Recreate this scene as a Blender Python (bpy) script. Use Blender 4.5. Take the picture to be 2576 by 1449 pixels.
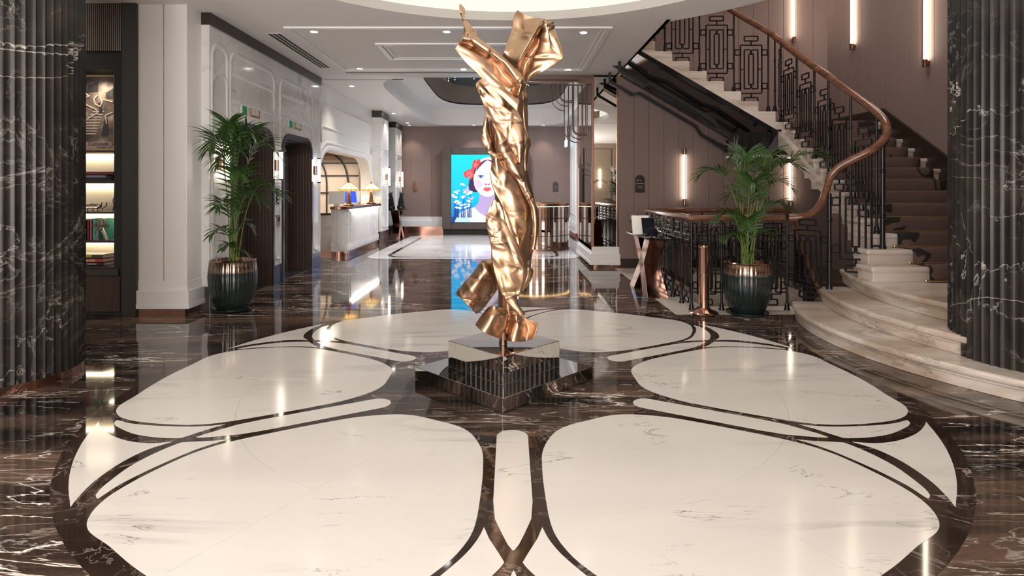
import bpy, bmesh, math, random
from mathutils import Vector, Matrix, noise
for o in list(bpy.data.objects): bpy.data.objects.remove(o)
S = bpy.context.scene
COL = S.collection
PI = math.pi
random.seed(7)

# ------------------------------------------------------------------ camera
EYE, FPX, VX, VY = 1.4, 1465.0, 1283.0, 477.0      # eye height, focal length and vanishing point (2576x1449)
cam = bpy.data.cameras.new('camera'); camo = bpy.data.objects.new('camera', cam); COL.objects.link(camo)
camo.location = (0, 0, EYE); camo.rotation_euler = (PI/2, 0, 0)
cam.sensor_width = 36; cam.lens = FPX/2576*36
cam.shift_x = (1288-VX)/2576; cam.shift_y = -(724.5-VY)/2576
cam.clip_start = .05; cam.clip_end = 100
S.camera = camo
# ------------------------------------------------------------------ world, exposure
w = bpy.data.worlds.new('world'); S.world = w; w.use_nodes = True
w.node_tree.nodes['Background'].inputs[0].default_value = (.9, .86, .84, 1)
w.node_tree.nodes['Background'].inputs[1].default_value = .25
S.view_settings.view_transform = 'Standard'; S.view_settings.look = 'None'
S.view_settings.exposure = 0.66; S.view_settings.gamma = 1; S.view_settings.use_curve_mapping = False
S.cycles.use_denoising = True; S.cycles.use_adaptive_sampling = True; S.cycles.adaptive_threshold = .035
S.cycles.max_bounces = 7; S.cycles.diffuse_bounces = 4; S.cycles.glossy_bounces = 4
S.cycles.transmission_bounces = 6; S.cycles.sample_clamp_indirect = 6; S.cycles.caustics_reflective = False; S.cycles.caustics_refractive = False
HC = 3.46                                         # lobby ceiling height
LIGHT_DOWN, LIGHT_DOME, LIGHT_TUBE = 24, .68, 8.5
def add_light(name, kind, loc, power, color=(1, .87, .74), size=.1, rot=(0,0,0), spot=None, shape=None, size_y=None):
    l = bpy.data.lights.new(name, kind); l.energy = power; l.color = color
    if kind == 'AREA':
        l.size = size
        if shape: l.shape = shape
        if size_y: l.size_y = size_y
    else: l.shadow_soft_size = size
    if spot: l.spot_size = spot; l.spot_blend = .7
    o = bpy.data.objects.new(name, l); COL.objects.link(o); o.location = loc; o.rotation_euler = rot
    return o
# added fill lights behind the viewpoint and over the stair; lamps of the atrium
add_light('hall_front_fill', 'AREA', (-2.6, -4.75, 1.75), 330, (1, .97, .95), 7.0, rot=(PI/2,0,0), shape='RECTANGLE', size_y=2.6)  # unseen fill for walls and upright surfaces, the hall wall has no window
for tx_ in (-3.8, -1.7, .3): add_light('hall_ceiling_fill', 'AREA', (tx_, -2.6, .6), 250, (1, .96, .92), .6, rot=(PI,0,0), shape='DISK')  # added upward fill to brighten the ceiling, no floor lamps stand here
for ax_, ay_ in ((-.22,12.9),(-.18,14.7),(-.2,16.4)): add_light('atrium_lamp', 'SPOT', (ax_, ay_, 4.40), 200, (.93,.95,1), .05, spot=math.radians(150))
add_light('stair_hall_fill', 'AREA', (4.2, 7.4, 6.1), 45, (1, .88, .80), 2.0, shape='DISK')  # added soft fill for the stair walls, without any fitting

# ------------------------------------------------------------------ helpers
def at(x, y, Y): return Vector(((x-VX)/FPX*Y, Y, EYE-(y-VY)/FPX*Y))
def fl(x, y):
    Y = FPX*EYE/(y-VY); return Vector(((x-VX)/FPX*Y, Y, 0))
def on_plane_z(x, y, Z):
    Y = FPX*(EYE-Z)/(y-VY); return Vector(((x-VX)/FPX*Y, Y, Z))
class MB:
    def __init__(s): s.v = []; s.f = []
    def add(s, vs, fs):
        n = len(s.v); s.v += [tuple(p) for p in vs]; s.f += [tuple(i+n for i in f) for f in fs]; return s
    def box(s, x0, x1, y0, y1, z0, z1):
        return s.add([(x0,y0,z0),(x1,y0,z0),(x1,y1,z0),(x0,y1,z0),(x0,y0,z1),(x1,y0,z1),(x1,y1,z1),(x0,y1,z1)],
                     [(0,3,2,1),(4,5,6,7),(0,1,5,4),(1,2,6,5),(2,3,7,6),(3,0,4,7)])
    def obox(s, c, ux, uy, uz, hx, hy, hz):
        c = Vector(c); vs = []
        for a, b, d in ((-1,-1,-1),(1,-1,-1),(1,1,-1),(-1,1,-1),(-1,-1,1),(1,-1,1),(1,1,1),(-1,1,1)):
            vs.append(c+Vector(ux)*a*hx+Vector(uy)*b*hy+Vector(uz)*d*hz)
        return s.add(vs, [(0,3,2,1),(4,5,6,7),(0,1,5,4),(1,2,6,5),(2,3,7,6),(3,0,4,7)])
    def prism(s, poly, d0, d1, axis='z'):
        # poly: 2D outline; extruded along axis from d0 to d1
        def P(p, d):
            return (p[0], p[1], d) if axis == 'z' else ((d, p[0], p[1]) if axis == 'x' else (p[0], d, p[1]))
        n = len(poly)
        a = sum(poly[i][0]*poly[(i+1)%n][1]-poly[(i+1)%n][0]*poly[i][1] for i in range(n))
        if (a < 0) != (axis == 'y'): poly = poly[::-1]
        lo, hi = min(d0, d1), max(d0, d1)
        vs = [P(p, lo) for p in poly]+[P(p, hi) for p in poly]
        fs = [tuple(range(n-1, -1, -1)), tuple(range(n, 2*n))]+[(i, (i+1)%n, n+(i+1)%n, n+i) for i in range(n)]
        return s.add(vs, fs)
    def lathe(s, prof, c=(0,0,0), n=32, rf=None, cap=True):
        vs = []; fs = []; m = len(prof)
        for (r, z) in prof:
            for k in range(n):
                a = 2*PI*k/n; rr = r*(rf(a, z) if rf else 1)
                vs.append((c[0]+rr*math.cos(a), c[1]+rr*math.sin(a), c[2]+z))
        for i in range(m-1):
            for k in range(n):
                fs.append((i*n+k, i*n+(k+1)%n, (i+1)*n+(k+1)%n, (i+1)*n+k))
        if cap:
            fs.append(tuple(range(n-1, -1, -1))); fs.append(tuple(range((m-1)*n, m*n)))
        return s.add(vs, fs)
    def tube(s, path, r, n=8, closed=False, up=None, ry=None, cap=True):
        path = [Vector(p) for p in path]; m = len(path); vs = []; fs = []
        prev = None
        for i, p in enumerate(path):
            if closed: d = (path[(i+1)%m]-path[i-1])
            else: d = path[min(i+1, m-1)]-path[max(i-1, 0)]
            d.normalize()
            if up is not None: nrm = Vector(up)
            elif prev is None:
                nrm = Vector((0,0,1)) if abs(d.z) < .9 else Vector((1,0,0))
            else: nrm = prev
            nrm = nrm-d*nrm.dot(d)
            if nrm.length < 1e-5: nrm = Vector((0,1,0))-d*d.y
            nrm.normalize(); prev = nrm; b = d.cross(nrm)
            # miter
            k = 1.0
            if 0 < i < m-1 or closed:
                d1 = (path[i]-path[i-1]).normalized(); d2 = (path[(i+1)%m]-path[i]).normalized()
                k = 1/max(.5, math.sqrt(max(0.0, (1+d1.dot(d2))/2)))
            for j in range(n):
                a = 2*PI*(j+.5)/n; rr = r if not callable(r) else r(i/(m-1 if m > 1 else 1))
                rb = ry if ry else rr
                sc = math.sqrt(2) if n == 4 else 1
                vs.append(p+nrm*math.cos(a)*rr*sc+b*math.sin(a)*rb*sc*(k if n == 4 else 1))
        for i in range(m if closed else m-1):
            for j in range(n):
                i2 = (i+1)%m
                fs.append((i*n+j, i*n+(j+1)%n, i2*n+(j+1)%n, i2*n+j))
        if not closed and cap: fs.append(tuple(range(n-1, -1, -1))); fs.append(tuple((m-1)*n+j for j in range(n)))
        return s.add(vs, fs)
    def ball(s, c, rx, ry=None, rz=None, n=12, m=8):
        ry = ry or rx; rz = rz or rx; c = Vector(c); vs = []; fs = []
        for i in range(m+1):
            t = PI*i/m
            for k in range(n):
                a = 2*PI*k/n; vs.append((c.x+rx*math.sin(t)*math.cos(a), c.y+ry*math.sin(t)*math.sin(a), c.z-rz*math.cos(t)))
        for i in range(m):
            for k in range(n): fs.append((i*n+k, i*n+(k+1)%n, (i+1)*n+(k+1)%n, (i+1)*n+k))
        return s.add(vs, fs)
    def grid(s, rows):
        m = len(rows); n = len(rows[0]); vs = [p for r in rows for p in r]
        return s.add(vs, [(i*n+j, i*n+j+1, (i+1)*n+j+1, (i+1)*n+j) for i in range(m-1) for j in range(n-1)])
    def ring(s, A, B):
        n = len(A); return s.add(list(A)+list(B), [(i, (i+1)%n, n+(i+1)%n, n+i) for i in range(n)])
    def face(s, pts): return s.add(pts, [tuple(range(len(pts)))])
    def link(s, name, m, parent=None, smooth=None, bevel=None, **props):
        me = bpy.data.meshes.new(name); me.from_pydata(s.v, [], s.f); me.update()
        return link_mesh(name, me, m, parent, smooth, bevel, **props)
def link_mesh(name, me, m, parent=None, smooth=None, bevel=None, **props):
    if m: me.materials.append(m)
    if smooth is not None:
        me.shade_smooth(); me.set_sharp_from_angle(angle=math.radians(smooth))
    o = bpy.data.objects.new(name, me); COL.objects.link(o)
    if parent:
        o.parent = parent; o.matrix_parent_inverse = Matrix.Translation(-parent.location) if parent.type == 'EMPTY' else Matrix()
    if bevel:
        b = o.modifiers.new('bevel', 'BEVEL'); b.width = bevel; b.segments = 2; b.limit_method = 'ANGLE'
    for k, v in props.items(): o[k] = v
    return o
def thing(name, label, cat, loc=(0,0,0), group=None):
    o = bpy.data.objects.new(name, None); COL.objects.link(o); o.location = loc; o.empty_display_size = .1
    o['label'] = label; o['category'] = cat
    if group: o['group'] = group
    return o
def tag(o, label, cat, group=None):
    o['label'] = label; o['category'] = cat
    if group: o['group'] = group
    return o
def structure(o, label=None):
    o['kind'] = 'structure'
    if label: o['label'] = label
    return o
def struct_empty(name, label=None, loc=(0,0,0)):
    o = bpy.data.objects.new(name, None); COL.objects.link(o); o.location = loc; return structure(o, label)
def dup(root, loc, label=None, group=None):
    r = root.copy(); COL.objects.link(r); r.location = loc
    if label: r['label'] = label
    if group: r['group'] = group
    for ch in root.children:
        c = ch.copy(); COL.objects.link(c); c.parent = r; c.matrix_parent_inverse = ch.matrix_parent_inverse.copy()
        for g in ch.children:
            d = g.copy(); COL.objects.link(d); d.parent = c; d.matrix_parent_inverse = g.matrix_parent_inverse.copy()
    return r
def copy_part(o, parent, delta):
    c = o.copy(); COL.objects.link(c); c.parent = parent; c.matrix_parent_inverse = o.matrix_parent_inverse.copy(); c.location = Vector(o.location)+Vector(delta); return c
def fillet(pts, r, n=4, closed=True):
    out = []; m = len(pts); pts = [Vector(p) for p in pts]
    for i, p in enumerate(pts):
        if not closed and i in (0, m-1): out.append(p); continue
        a = pts[i-1]; b = pts[(i+1)%m]; da = (a-p); db = (b-p)
        rr = min(r, da.length*.49, db.length*.49); da.normalize(); db.normalize()
        q0 = p+da*rr; q1 = p+db*rr
        for k in range(n+1):
            t = k/n; out.append(q0*(1-t)**2+p*2*t*(1-t)+q1*t*t)
    return out
def rrect2(x0, x1, y0, y1, r, n=6):
    return [(p.x, p.y) for p in fillet([Vector((x0,y0,0)),Vector((x1,y0,0)),Vector((x1,y1,0)),Vector((x0,y1,0))], r, n)]
def catmull(P, n):
    out = []; m = len(P)
    for i in range(m-1):
        p0 = P[max(i-1,0)]; p1 = P[i]; p2 = P[i+1]; p3 = P[min(i+2,m-1)]
        for k in range(n):
            t = k/n
            out.append(.5*((2*p1)+(p2-p0)*t+(2*p0-5*p1+4*p2-p3)*t*t+(3*p1-p0-3*p2+p3)*t**3))
    out.append(P[-1].copy()); return out
def text_mesh(body, size, shear=0, align='CENTER', extrude=.0004):
    c = bpy.data.curves.new('lettering', 'FONT'); c.body = body; c.size = size; c.shear = shear; c.align_x = align; c.extrude = extrude; c.resolution_u = 3
    o = bpy.data.objects.new('lettering', c); COL.objects.link(o)
    bpy.context.view_layer.update()
    me = bpy.data.meshes.new_from_object(o.evaluated_get(bpy.context.evaluated_depsgraph_get()))
    bpy.data.objects.remove(o); return me
def put_text(body, size, m, parent, loc, rot=(PI/2,0,0), **k):
    me = text_mesh(body, size, **k); me.transform(Matrix.Translation(Vector(loc)) @ Matrix.Rotation(rot[2],4,'Z') @ Matrix.Rotation(rot[1],4,'Y') @ Matrix.Rotation(rot[0],4,'X'))
    return link_mesh('lettering', me, m, parent)

# ------------------------------------------------------------------ materials
def base_mat(name):
    m = bpy.data.materials.new(name); m.use_nodes = True
    return m, m.node_tree.nodes, m.node_tree.links, m.node_tree.nodes['Principled BSDF']
def plain(name, col, rough=.5, metal=0, coat=0, bump=0, bscale=60, var=0, spec=None):
    m, N, L, b = base_mat(name)
    b.inputs['Base Color'].default_value = (*col, 1); b.inputs['Roughness'].default_value = rough; b.inputs['Metallic'].default_value = metal
    if coat: b.inputs['Coat Weight'].default_value = coat; b.inputs['Coat Roughness'].default_value = .05
    if spec is not None: b.inputs['Specular IOR Level'].default_value = spec
    if bump or var:
        tc = N.new('ShaderNodeTexCoord'); n = N.new('ShaderNodeTexNoise'); n.inputs['Scale'].default_value = bscale; n.inputs['Detail'].default_value = 4
        L.new(tc.outputs['Object'], n.inputs['Vector'])
        if bump:
            bp = N.new('ShaderNodeBump'); bp.inputs['Strength'].default_value = bump; bp.inputs['Distance'].default_value = .01
            L.new(n.outputs['Fac'], bp.inputs['Height']); L.new(bp.outputs['Normal'], b.inputs['Normal'])
        if var:
            mx = N.new('ShaderNodeMix'); mx.data_type = 'RGBA'
            mx.inputs[6].default_value = (*[c*(1-var) for c in col], 1); mx.inputs[7].default_value = (*[min(1, c*(1+var)) for c in col], 1)
            L.new(n.outputs['Fac'], mx.inputs[0]); L.new(mx.outputs[2], b.inputs['Base Color'])
    return m
def emit(name, col, strength):
    m, N, L, b = base_mat(name); N.remove(b); e = N.new('ShaderNodeEmission')
    e.inputs[0].default_value = (*col, 1); e.inputs[1].default_value = strength
    L.new(e.outputs[0], N['Material Output'].inputs[0]); return m
def ramp(N, stops):
    r = N.new('ShaderNodeValToRGB'); e = r.color_ramp.elements
    while len(e) < len(stops): e.new(.5)
    for i, (p, c) in enumerate(stops): e[i].position = p; e[i].color = (*c, 1) if len(c) == 3 else c
    return r
def veins(N, L, vec, scale, width, rot, stretch, detail=5, dist=1.2, w=0.0):
    mp = N.new('ShaderNodeMapping'); mp.inputs['Rotation'].default_value = rot; mp.inputs['Scale'].default_value = stretch; mp.inputs['Location'].default_value = (w, w*.7, w*.3)
    L.new(vec, mp.inputs[0])
    n = N.new('ShaderNodeTexNoise'); n.inputs['Scale'].default_value = scale; n.inputs['Detail'].default_value = detail; n.inputs['Distortion'].default_value = dist; n.inputs['Roughness'].default_value = .55
    L.new(mp.outputs[0], n.inputs['Vector'])
    a = N.new('ShaderNodeMath'); a.operation = 'SUBTRACT'; a.inputs[1].default_value = .5; L.new(n.outputs['Fac'], a.inputs[0])
    a2 = N.new('ShaderNodeMath'); a2.operation = 'ABSOLUTE'; L.new(a.outputs[0], a2.inputs[0])
    r = N.new('ShaderNodeMapRange'); r.inputs[1].default_value = 0; r.inputs[2].default_value = width; r.inputs[3].default_value = 1; r.inputs[4].default_value = 0
    L.new(a2.outputs[0], r.inputs[0]); return r.outputs[0]
def masked(N, L, vec, v, scale, lo, hi, off=0):
    mp = N.new('ShaderNodeMapping'); mp.inputs['Location'].default_value = (off, off, off); L.new(vec, mp.inputs[0])
    n = N.new('ShaderNodeTexNoise'); n.inputs['Scale'].default_value = scale; n.inputs['Detail'].default_value = 3; L.new(mp.outputs[0], n.inputs['Vector'])
    r = N.new('ShaderNodeMapRange'); r.inputs[1].default_value = lo; r.inputs[2].default_value = hi; L.new(n.outputs['Fac'], r.inputs[0])
    m = N.new('ShaderNodeMath'); m.operation = 'MULTIPLY'; L.new(v, m.inputs[0]); L.new(r.outputs[0], m.inputs[1]); return m.outputs[0]
def mixc(N, L, fac, a, bcol, k=1.0):
    mx = N.new('ShaderNodeMix'); mx.data_type = 'RGBA'
    if k != 1.0:
        mm = N.new('ShaderNodeMath'); mm.operation = 'MULTIPLY'; mm.inputs[1].default_value = k; L.new(fac, mm.inputs[0]); fac = mm.outputs[0]
    L.new(fac, mx.inputs[0])
    if isinstance(a, tuple): mx.inputs[6].default_value = (*a, 1)
    else: L.new(a, mx.inputs[6])
    if isinstance(bcol, tuple): mx.inputs[7].default_value = (*bcol, 1)
    else: L.new(bcol, mx.inputs[7])
    return mx.outputs[2]
def dark_marble(name, dark, brown, vein, rot, stretch, rough=.06, kv=1.0, off=0.0, coord='Object', patch=1.2):
    m, N, L, b = base_mat(name); tc = N.new('ShaderNodeTexCoord'); vec = tc.outputs[coord]
    mp = N.new('ShaderNodeMapping'); mp.inputs['Rotation'].default_value = rot; mp.inputs['Scale'].default_value = stretch; L.new(vec, mp.inputs[0])
    n = N.new('ShaderNodeTexNoise'); n.inputs['Scale'].default_value = patch; n.inputs['Detail'].default_value = 8; n.inputs['Roughness'].default_value = .68; n.inputs['Distortion'].default_value = .8
    L.new(mp.outputs[0], n.inputs['Vector'])
    r = ramp(N, [(.40, dark), (.54, tuple(a*.6+c*.4 for a, c in zip(dark, brown))), (.68, brown)]); L.new(n.outputs['Fac'], r.inputs[0])
    col = r.outputs[0]
    v3 = masked(N, L, vec, veins(N, L, vec, 3.2, .016, rot, stretch, 8, 1.6, 3+off), 1.7, .42, .62, 9)
    col = mixc(N, L, v3, col, tuple(c*.55 for c in vein), .55*kv)
    v2 = masked(N, L, vec, veins(N, L, vec, 1.5, .0045, tuple(x+.25 for x in rot), stretch, 7, 1.0, 11+off), 1.1, .45, .6, 4)
    col = mixc(N, L, v2, col, vein, .8*kv)
    v1 = masked(N, L, vec, veins(N, L, vec, .7, .0035, tuple(x-.2 for x in rot), stretch, 8, .9, 23+off), .8, .42, .58, 1)
    col = mixc(N, L, v1, col, vein, .95*kv)
    L.new(col, b.inputs['Base Color']); b.inputs['Roughness'].default_value = rough; b.inputs['Specular IOR Level'].default_value = .6
    return m
def pale_marble(name, base, tint, vein, rot, stretch, rough=.12, kv=.6, off=0.0, lo=.4, hi=.72):
    m, N, L, b = base_mat(name); tc = N.new('ShaderNodeTexCoord'); vec = tc.outputs['Object']
    mp = N.new('ShaderNodeMapping'); mp.inputs['Rotation'].default_value = rot; mp.inputs['Scale'].default_value = stretch; L.new(vec, mp.inputs[0])
    n = N.new('ShaderNodeTexNoise'); n.inputs['Scale'].default_value = .9; n.inputs['Detail'].default_value = 5; n.inputs['Distortion'].default_value = 1.0; L.new(mp.outputs[0], n.inputs['Vector'])
    r = ramp(N, [(lo, base), (hi, tint)]); L.new(n.outputs['Fac'], r.inputs[0]); col = r.outputs[0]
    v1 = masked(N, L, vec, veins(N, L, vec, .8, .03, rot, stretch, 5, .8, 5+off), .9, .45, .68, 2)
    col = mixc(N, L, v1, col, vein, .5*kv)
    v2 = masked(N, L, vec, veins(N, L, vec, 2.6, .006, rot, stretch, 6, .8, 17+off), 2.2, .55, .68, 5)
    col = mixc(N, L, v2, col, tuple(c*.6 for c in vein), kv)
    L.new(col, b.inputs['Base Color']); b.inputs['Roughness'].default_value = rough
    return m
def fabric(name, col, scale=160):
    m, N, L, b = base_mat(name); tc = N.new('ShaderNodeTexCoord')
    n = N.new('ShaderNodeTexNoise'); n.inputs['Scale'].default_value = scale; n.inputs['Detail'].default_value = 3
    mp = N.new('ShaderNodeMapping'); mp.inputs['Scale'].default_value = (1, 1, .25); L.new(tc.outputs['Object'], mp.inputs[0]); L.new(mp.outputs[0], n.inputs['Vector'])
    mx = N.new('ShaderNodeMix'); mx.data_type = 'RGBA'; mx.inputs[6].default_value = (*[c*.72 for c in col], 1); mx.inputs[7].default_value = (*[c*1.25 for c in col], 1)
    L.new(n.outputs['Fac'], mx.inputs[0]); L.new(mx.outputs[2], b.inputs['Base Color'])
    bp = N.new('ShaderNodeBump'); bp.inputs['Strength'].default_value = .35; bp.inputs['Distance'].default_value = .004; L.new(n.outputs['Fac'], bp.inputs['Height']); L.new(bp.outputs['Normal'], b.inputs['Normal'])
    b.inputs['Roughness'].default_value = .85; return m
def wood(name, c1, c2, rot=(0,0,0), rough=.35, scale=(12, 12, 1)):
    m, N, L, b = base_mat(name); tc = N.new('ShaderNodeTexCoord'); mp = N.new('ShaderNodeMapping'); mp.inputs['Scale'].default_value = scale; mp.inputs['Rotation'].default_value = rot
    L.new(tc.outputs['Object'], mp.inputs[0]); n = N.new('ShaderNodeTexNoise'); n.inputs['Scale'].default_value = 3; n.inputs['Detail'].default_value = 6; n.inputs['Distortion'].default_value = .6
    L.new(mp.outputs[0], n.inputs['Vector']); r = ramp(N, [(.3, c1), (.7, c2)]); L.new(n.outputs['Fac'], r.inputs[0]); L.new(r.outputs[0], b.inputs['Base Color'])
    b.inputs['Roughness'].default_value = rough; return m
M = {}
M['floor'] = dark_marble('dark_emperador_marble', (.011,.008,.006), (.17,.105,.075), (.86,.76,.68), (0,0,.30), (.34,1.9,1), .05, 1.35)
M['ringdark'] = dark_marble('dark_brown_marble', (.018,.011,.008), (.05,.031,.023), (.55,.45,.4), (0,0,.5), (1,1.2,1), .05, .7, 40)
M['column'] = dark_marble('black_column_marble', (.010,.008,.008), (.042,.033,.028), (.55,.50,.46), (.5,.3,.2), (.6,.6,.8), .34, .75, 70, patch=2.0)
M['column'].node_tree.nodes['Principled BSDF'].inputs['Specular IOR Level'].default_value = .3
M['cream'] = pale_marble('cream_marble', (.605,.57,.53), (.545,.51,.475), (.25,.235,.225), (0,0,-.16), (.36,1.6,1), .12, 1.3)
M['cream'].node_tree.nodes['Principled BSDF'].inputs['Specular IOR Level'].default_value = .35
M['white'] = pale_marble('white_marble', (.84,.82,.81), (.66,.64,.64), (.30,.28,.29), (.5,.5,.4), (.9,.9,.9), .10, 1.1, 31)
M['stair'] = pale_marble('stair_marble', (.60,.53,.47), (.40,.31,.245), (.20,.155,.13), (.1,.15,.35), (.55,1.6,5), .25, 1.5, 51, .42, .62)
M['ceil'] = plain('ceiling_paint', (.86,.825,.805), .6, bump=.02, bscale=30)
M['plaster'] = plain('white_paint', (.84,.815,.80), .35, bump=.02, bscale=20)
M['trimw'] = plain('white_trim_paint', (.82,.80,.79), .3, bump=.02, bscale=20)
M['fabric'] = fabric('mauve_wall_fabric', (.245,.175,.158))
M['skirt'] = plain('dark_brown_skirting', (.03,.02,.016), .35, var=.15, bscale=8)
M['crown'] = plain('dark_brown_lacquer', (.035,.022,.017), .3, var=.1, bscale=8)
M['mirror'] = plain('mirror', (.82,.80,.78), .015, 1, var=.01, bscale=2)
M['smoke'] = plain('bronze_mirror', (.42,.33,.28), .03, 1, var=.02, bscale=2)
M['chrome'] = plain('polished_black_steel', (.78,.75,.72), .02, 1, var=.01, bscale=2)
M['bronze'] = plain('brushed_bronze', (.30,.17,.12), .28, 1, var=.15, bscale=25)
M['copper'] = plain('polished_copper', (.62,.36,.28), .14, 1, var=.08, bscale=12)
M['facet'] = plain('faceted_dark_copper', (.26,.155,.12), .12, 1, var=.1, bscale=8)
M['darkbronze'] = plain('dark_bronze', (.10,.065,.05), .3, 1, var=.2, bscale=15)
M['iron'] = plain('black_wrought_iron', (.012,.011,.012), .32, .4, var=.2, bscale=40)
M['black'] = plain('black_gloss', (.008,.008,.009), .08, 0, var=.1, bscale=5)
M['soot'] = plain('matte_black', (.010,.009,.009), .6, var=.1, bscale=20)
M['rail'] = wood('red_brown_handrail_wood', (.10,.042,.024), (.22,.10,.06), rough=.22, scale=(2,2,6))
M['door'] = plain('brown_elevator_door_metal', (.13,.092,.083), .28, .4, var=.2, bscale=6)
M['portal'] = plain('dark_portal_metal', (.085,.074,.08), .2, .5, var=.1, bscale=6)
M['darkcase'] = plain('dark_grey_brown_lacquer', (.034,.029,.026), .4, var=.08, bscale=8)
M['walnut'] = wood('dark_walnut', (.022,.010,.006), (.06,.03,.02), (0,PI/2,0), .4)
M['panelwood'] = wood('grey_brown_oak', (.075,.052,.042), (.13,.095,.08), rough=.5, scale=(20,20,1.2))
M['shelfback'] = plain('cream_shelf_lining', (.62,.55,.42), .6, var=.1, bscale=12)
M['brass'] = plain('brass', (.85,.60,.30), .2, 1, var=.08, bscale=20)
M['carpet'] = None
M['glow'] = emit('warm_light_tube', (1, .86, .68), LIGHT_TUBE)
M['led'] = emit('led_strip', (1, .86, .62), 16)
M['spotglow'] = emit('downlight_lens', (1, .95, .88), 14)
M['cove'] = emit('cove_glow', (1, .95, .82), LIGHT_DOME)  # cove wall and dome glow by themselves, standing in for hidden strip light
M['leaf'] = plain('palm_leaf', (.030,.075,.012), .38, var=.4, bscale=14)
M['stem'] = plain('palm_stem', (.13,.19,.03), .45, var=.25, bscale=10)
M['soil'] = plain('brown_soil', (.06,.03,.02), .9, bump=.6, bscale=90, var=.4)
M['paper'] = plain('paper', (.72,.68,.60), .8, var=.05, bscale=40)
M['tablet'] = plain('tablet_screen', (.01,.012,.02), .05, var=.1, bscale=4)
M['crystal'] = None
def make_carpet():
    m, N, L, b = base_mat('brown_stair_carpet'); tc = N.new('ShaderNodeTexCoord'); vec = tc.outputs['Object']
    n = N.new('ShaderNodeTexNoise'); n.inputs['Scale'].default_value = 300; L.new(vec, n.inputs['Vector'])
    r = ramp(N, [(.3, (.070,.043,.034)), (.7, (.14,.088,.070))]); L.new(n.outputs['Fac'], r.inputs[0]); col = r.outputs[0]
    v = veins(N, L, vec, 2.6, .045, (0,0,.3), (1,1,1), 1, .6, 2)
    sx = N.new('ShaderNodeSeparateXYZ'); L.new(vec, sx.inputs[0])
    band = N.new('ShaderNodeMath'); band.operation = 'SUBTRACT'; band.inputs[1].default_value = 4.91; L.new(sx.outputs[0], band.inputs[0])
    ab = N.new('ShaderNodeMath'); ab.operation = 'ABSOLUTE'; L.new(band.outputs[0], ab.inputs[0])
    mr = N.new('ShaderNodeMapRange'); mr.inputs[1].default_value = .36; mr.inputs[2].default_value = .40; L.new(ab.outputs[0], mr.inputs[0])
    g = N.new('ShaderNodeMath'); g.operation = 'GREATER_THAN'; g.inputs[1].default_value = .3; L.new(v, g.inputs[0])
    mu = N.new('ShaderNodeMath'); mu.operation = 'MULTIPLY'; L.new(g.outputs[0], mu.inputs[0]); L.new(mr.outputs[0], mu.inputs[1])
    L.new(mixc(N, L, mu.outputs[0], col, (.014,.010,.009)), b.inputs['Base Color']); b.inputs['Roughness'].default_value = .95
    bp = N.new('ShaderNodeBump'); bp.inputs['Strength'].default_value = .4; bp.inputs['Distance'].default_value = .004; L.new(n.outputs['Fac'], bp.inputs['Height']); L.new(bp.outputs['Normal'], b.inputs['Normal'])
    return m
M['carpet'] = make_carpet()
def make_glass(name, col=(1,1,1), rough=.0):
    m, N, L, b = base_mat(name); b.inputs['Base Color'].default_value = (*col, 1); b.inputs['Transmission Weight'].default_value = 1; b.inputs['Roughness'].default_value = rough; b.inputs['IOR'].default_value = 1.5
    return m
M['crystal'] = make_glass('cut_crystal', (.98,.93,.90))
def make_sculpt():
    m, N, L, b = base_mat('satin_gold_copper'); tc = N.new('ShaderNodeTexCoord')
    n = N.new('ShaderNodeTexNoise'); n.inputs['Scale'].default_value = 2.2; n.inputs['Detail'].default_value = 3; L.new(tc.outputs['Object'], n.inputs['Vector'])
    r = ramp(N, [(.35, (.40,.25,.17)), (.65, (.53,.345,.215))]); L.new(n.outputs['Fac'], r.inputs[0]); L.new(r.outputs[0], b.inputs['Base Color'])
    b.inputs['Metallic'].default_value = 1; b.inputs['Roughness'].default_value = .36; return m
M['sculpt'] = make_sculpt()
def make_pot():
    m, N, L, b = base_mat('dark_green_glaze'); tc = N.new('ShaderNodeTexCoord'); sx = N.new('ShaderNodeSeparateXYZ'); L.new(tc.outputs['Object'], sx.inputs[0])
    n = N.new('ShaderNodeTexNoise'); n.inputs['Scale'].default_value = 25; n.inputs['Detail'].default_value = 4; L.new(tc.outputs['Object'], n.inputs['Vector'])
    ad = N.new('ShaderNodeMath'); ad.operation = 'MULTIPLY_ADD'; ad.inputs[1].default_value = .06; L.new(n.outputs['Fac'], ad.inputs[0]); L.new(sx.outputs[2], ad.inputs[2])
    mr = N.new('ShaderNodeMapRange'); mr.inputs[1].default_value = .475; mr.inputs[2].default_value = .515; L.new(ad.outputs[0], mr.inputs[0])
    L.new(mixc(N, L, mr.outputs[0], (.010,.018,.017), (.36,.25,.19)), b.inputs['Base Color'])
    L.new(mr.outputs[0], b.inputs['Metallic']); b.inputs['Roughness'].default_value = .2; b.inputs['Coat Weight'].default_value = .5
    bp = N.new('ShaderNodeBump'); bp.inputs['Strength'].default_value = .15; L.new(n.outputs['Fac'], bp.inputs['Height']); L.new(bp.outputs['Normal'], b.inputs['Normal'])
    return m
M['pot'] = make_pot()

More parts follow.
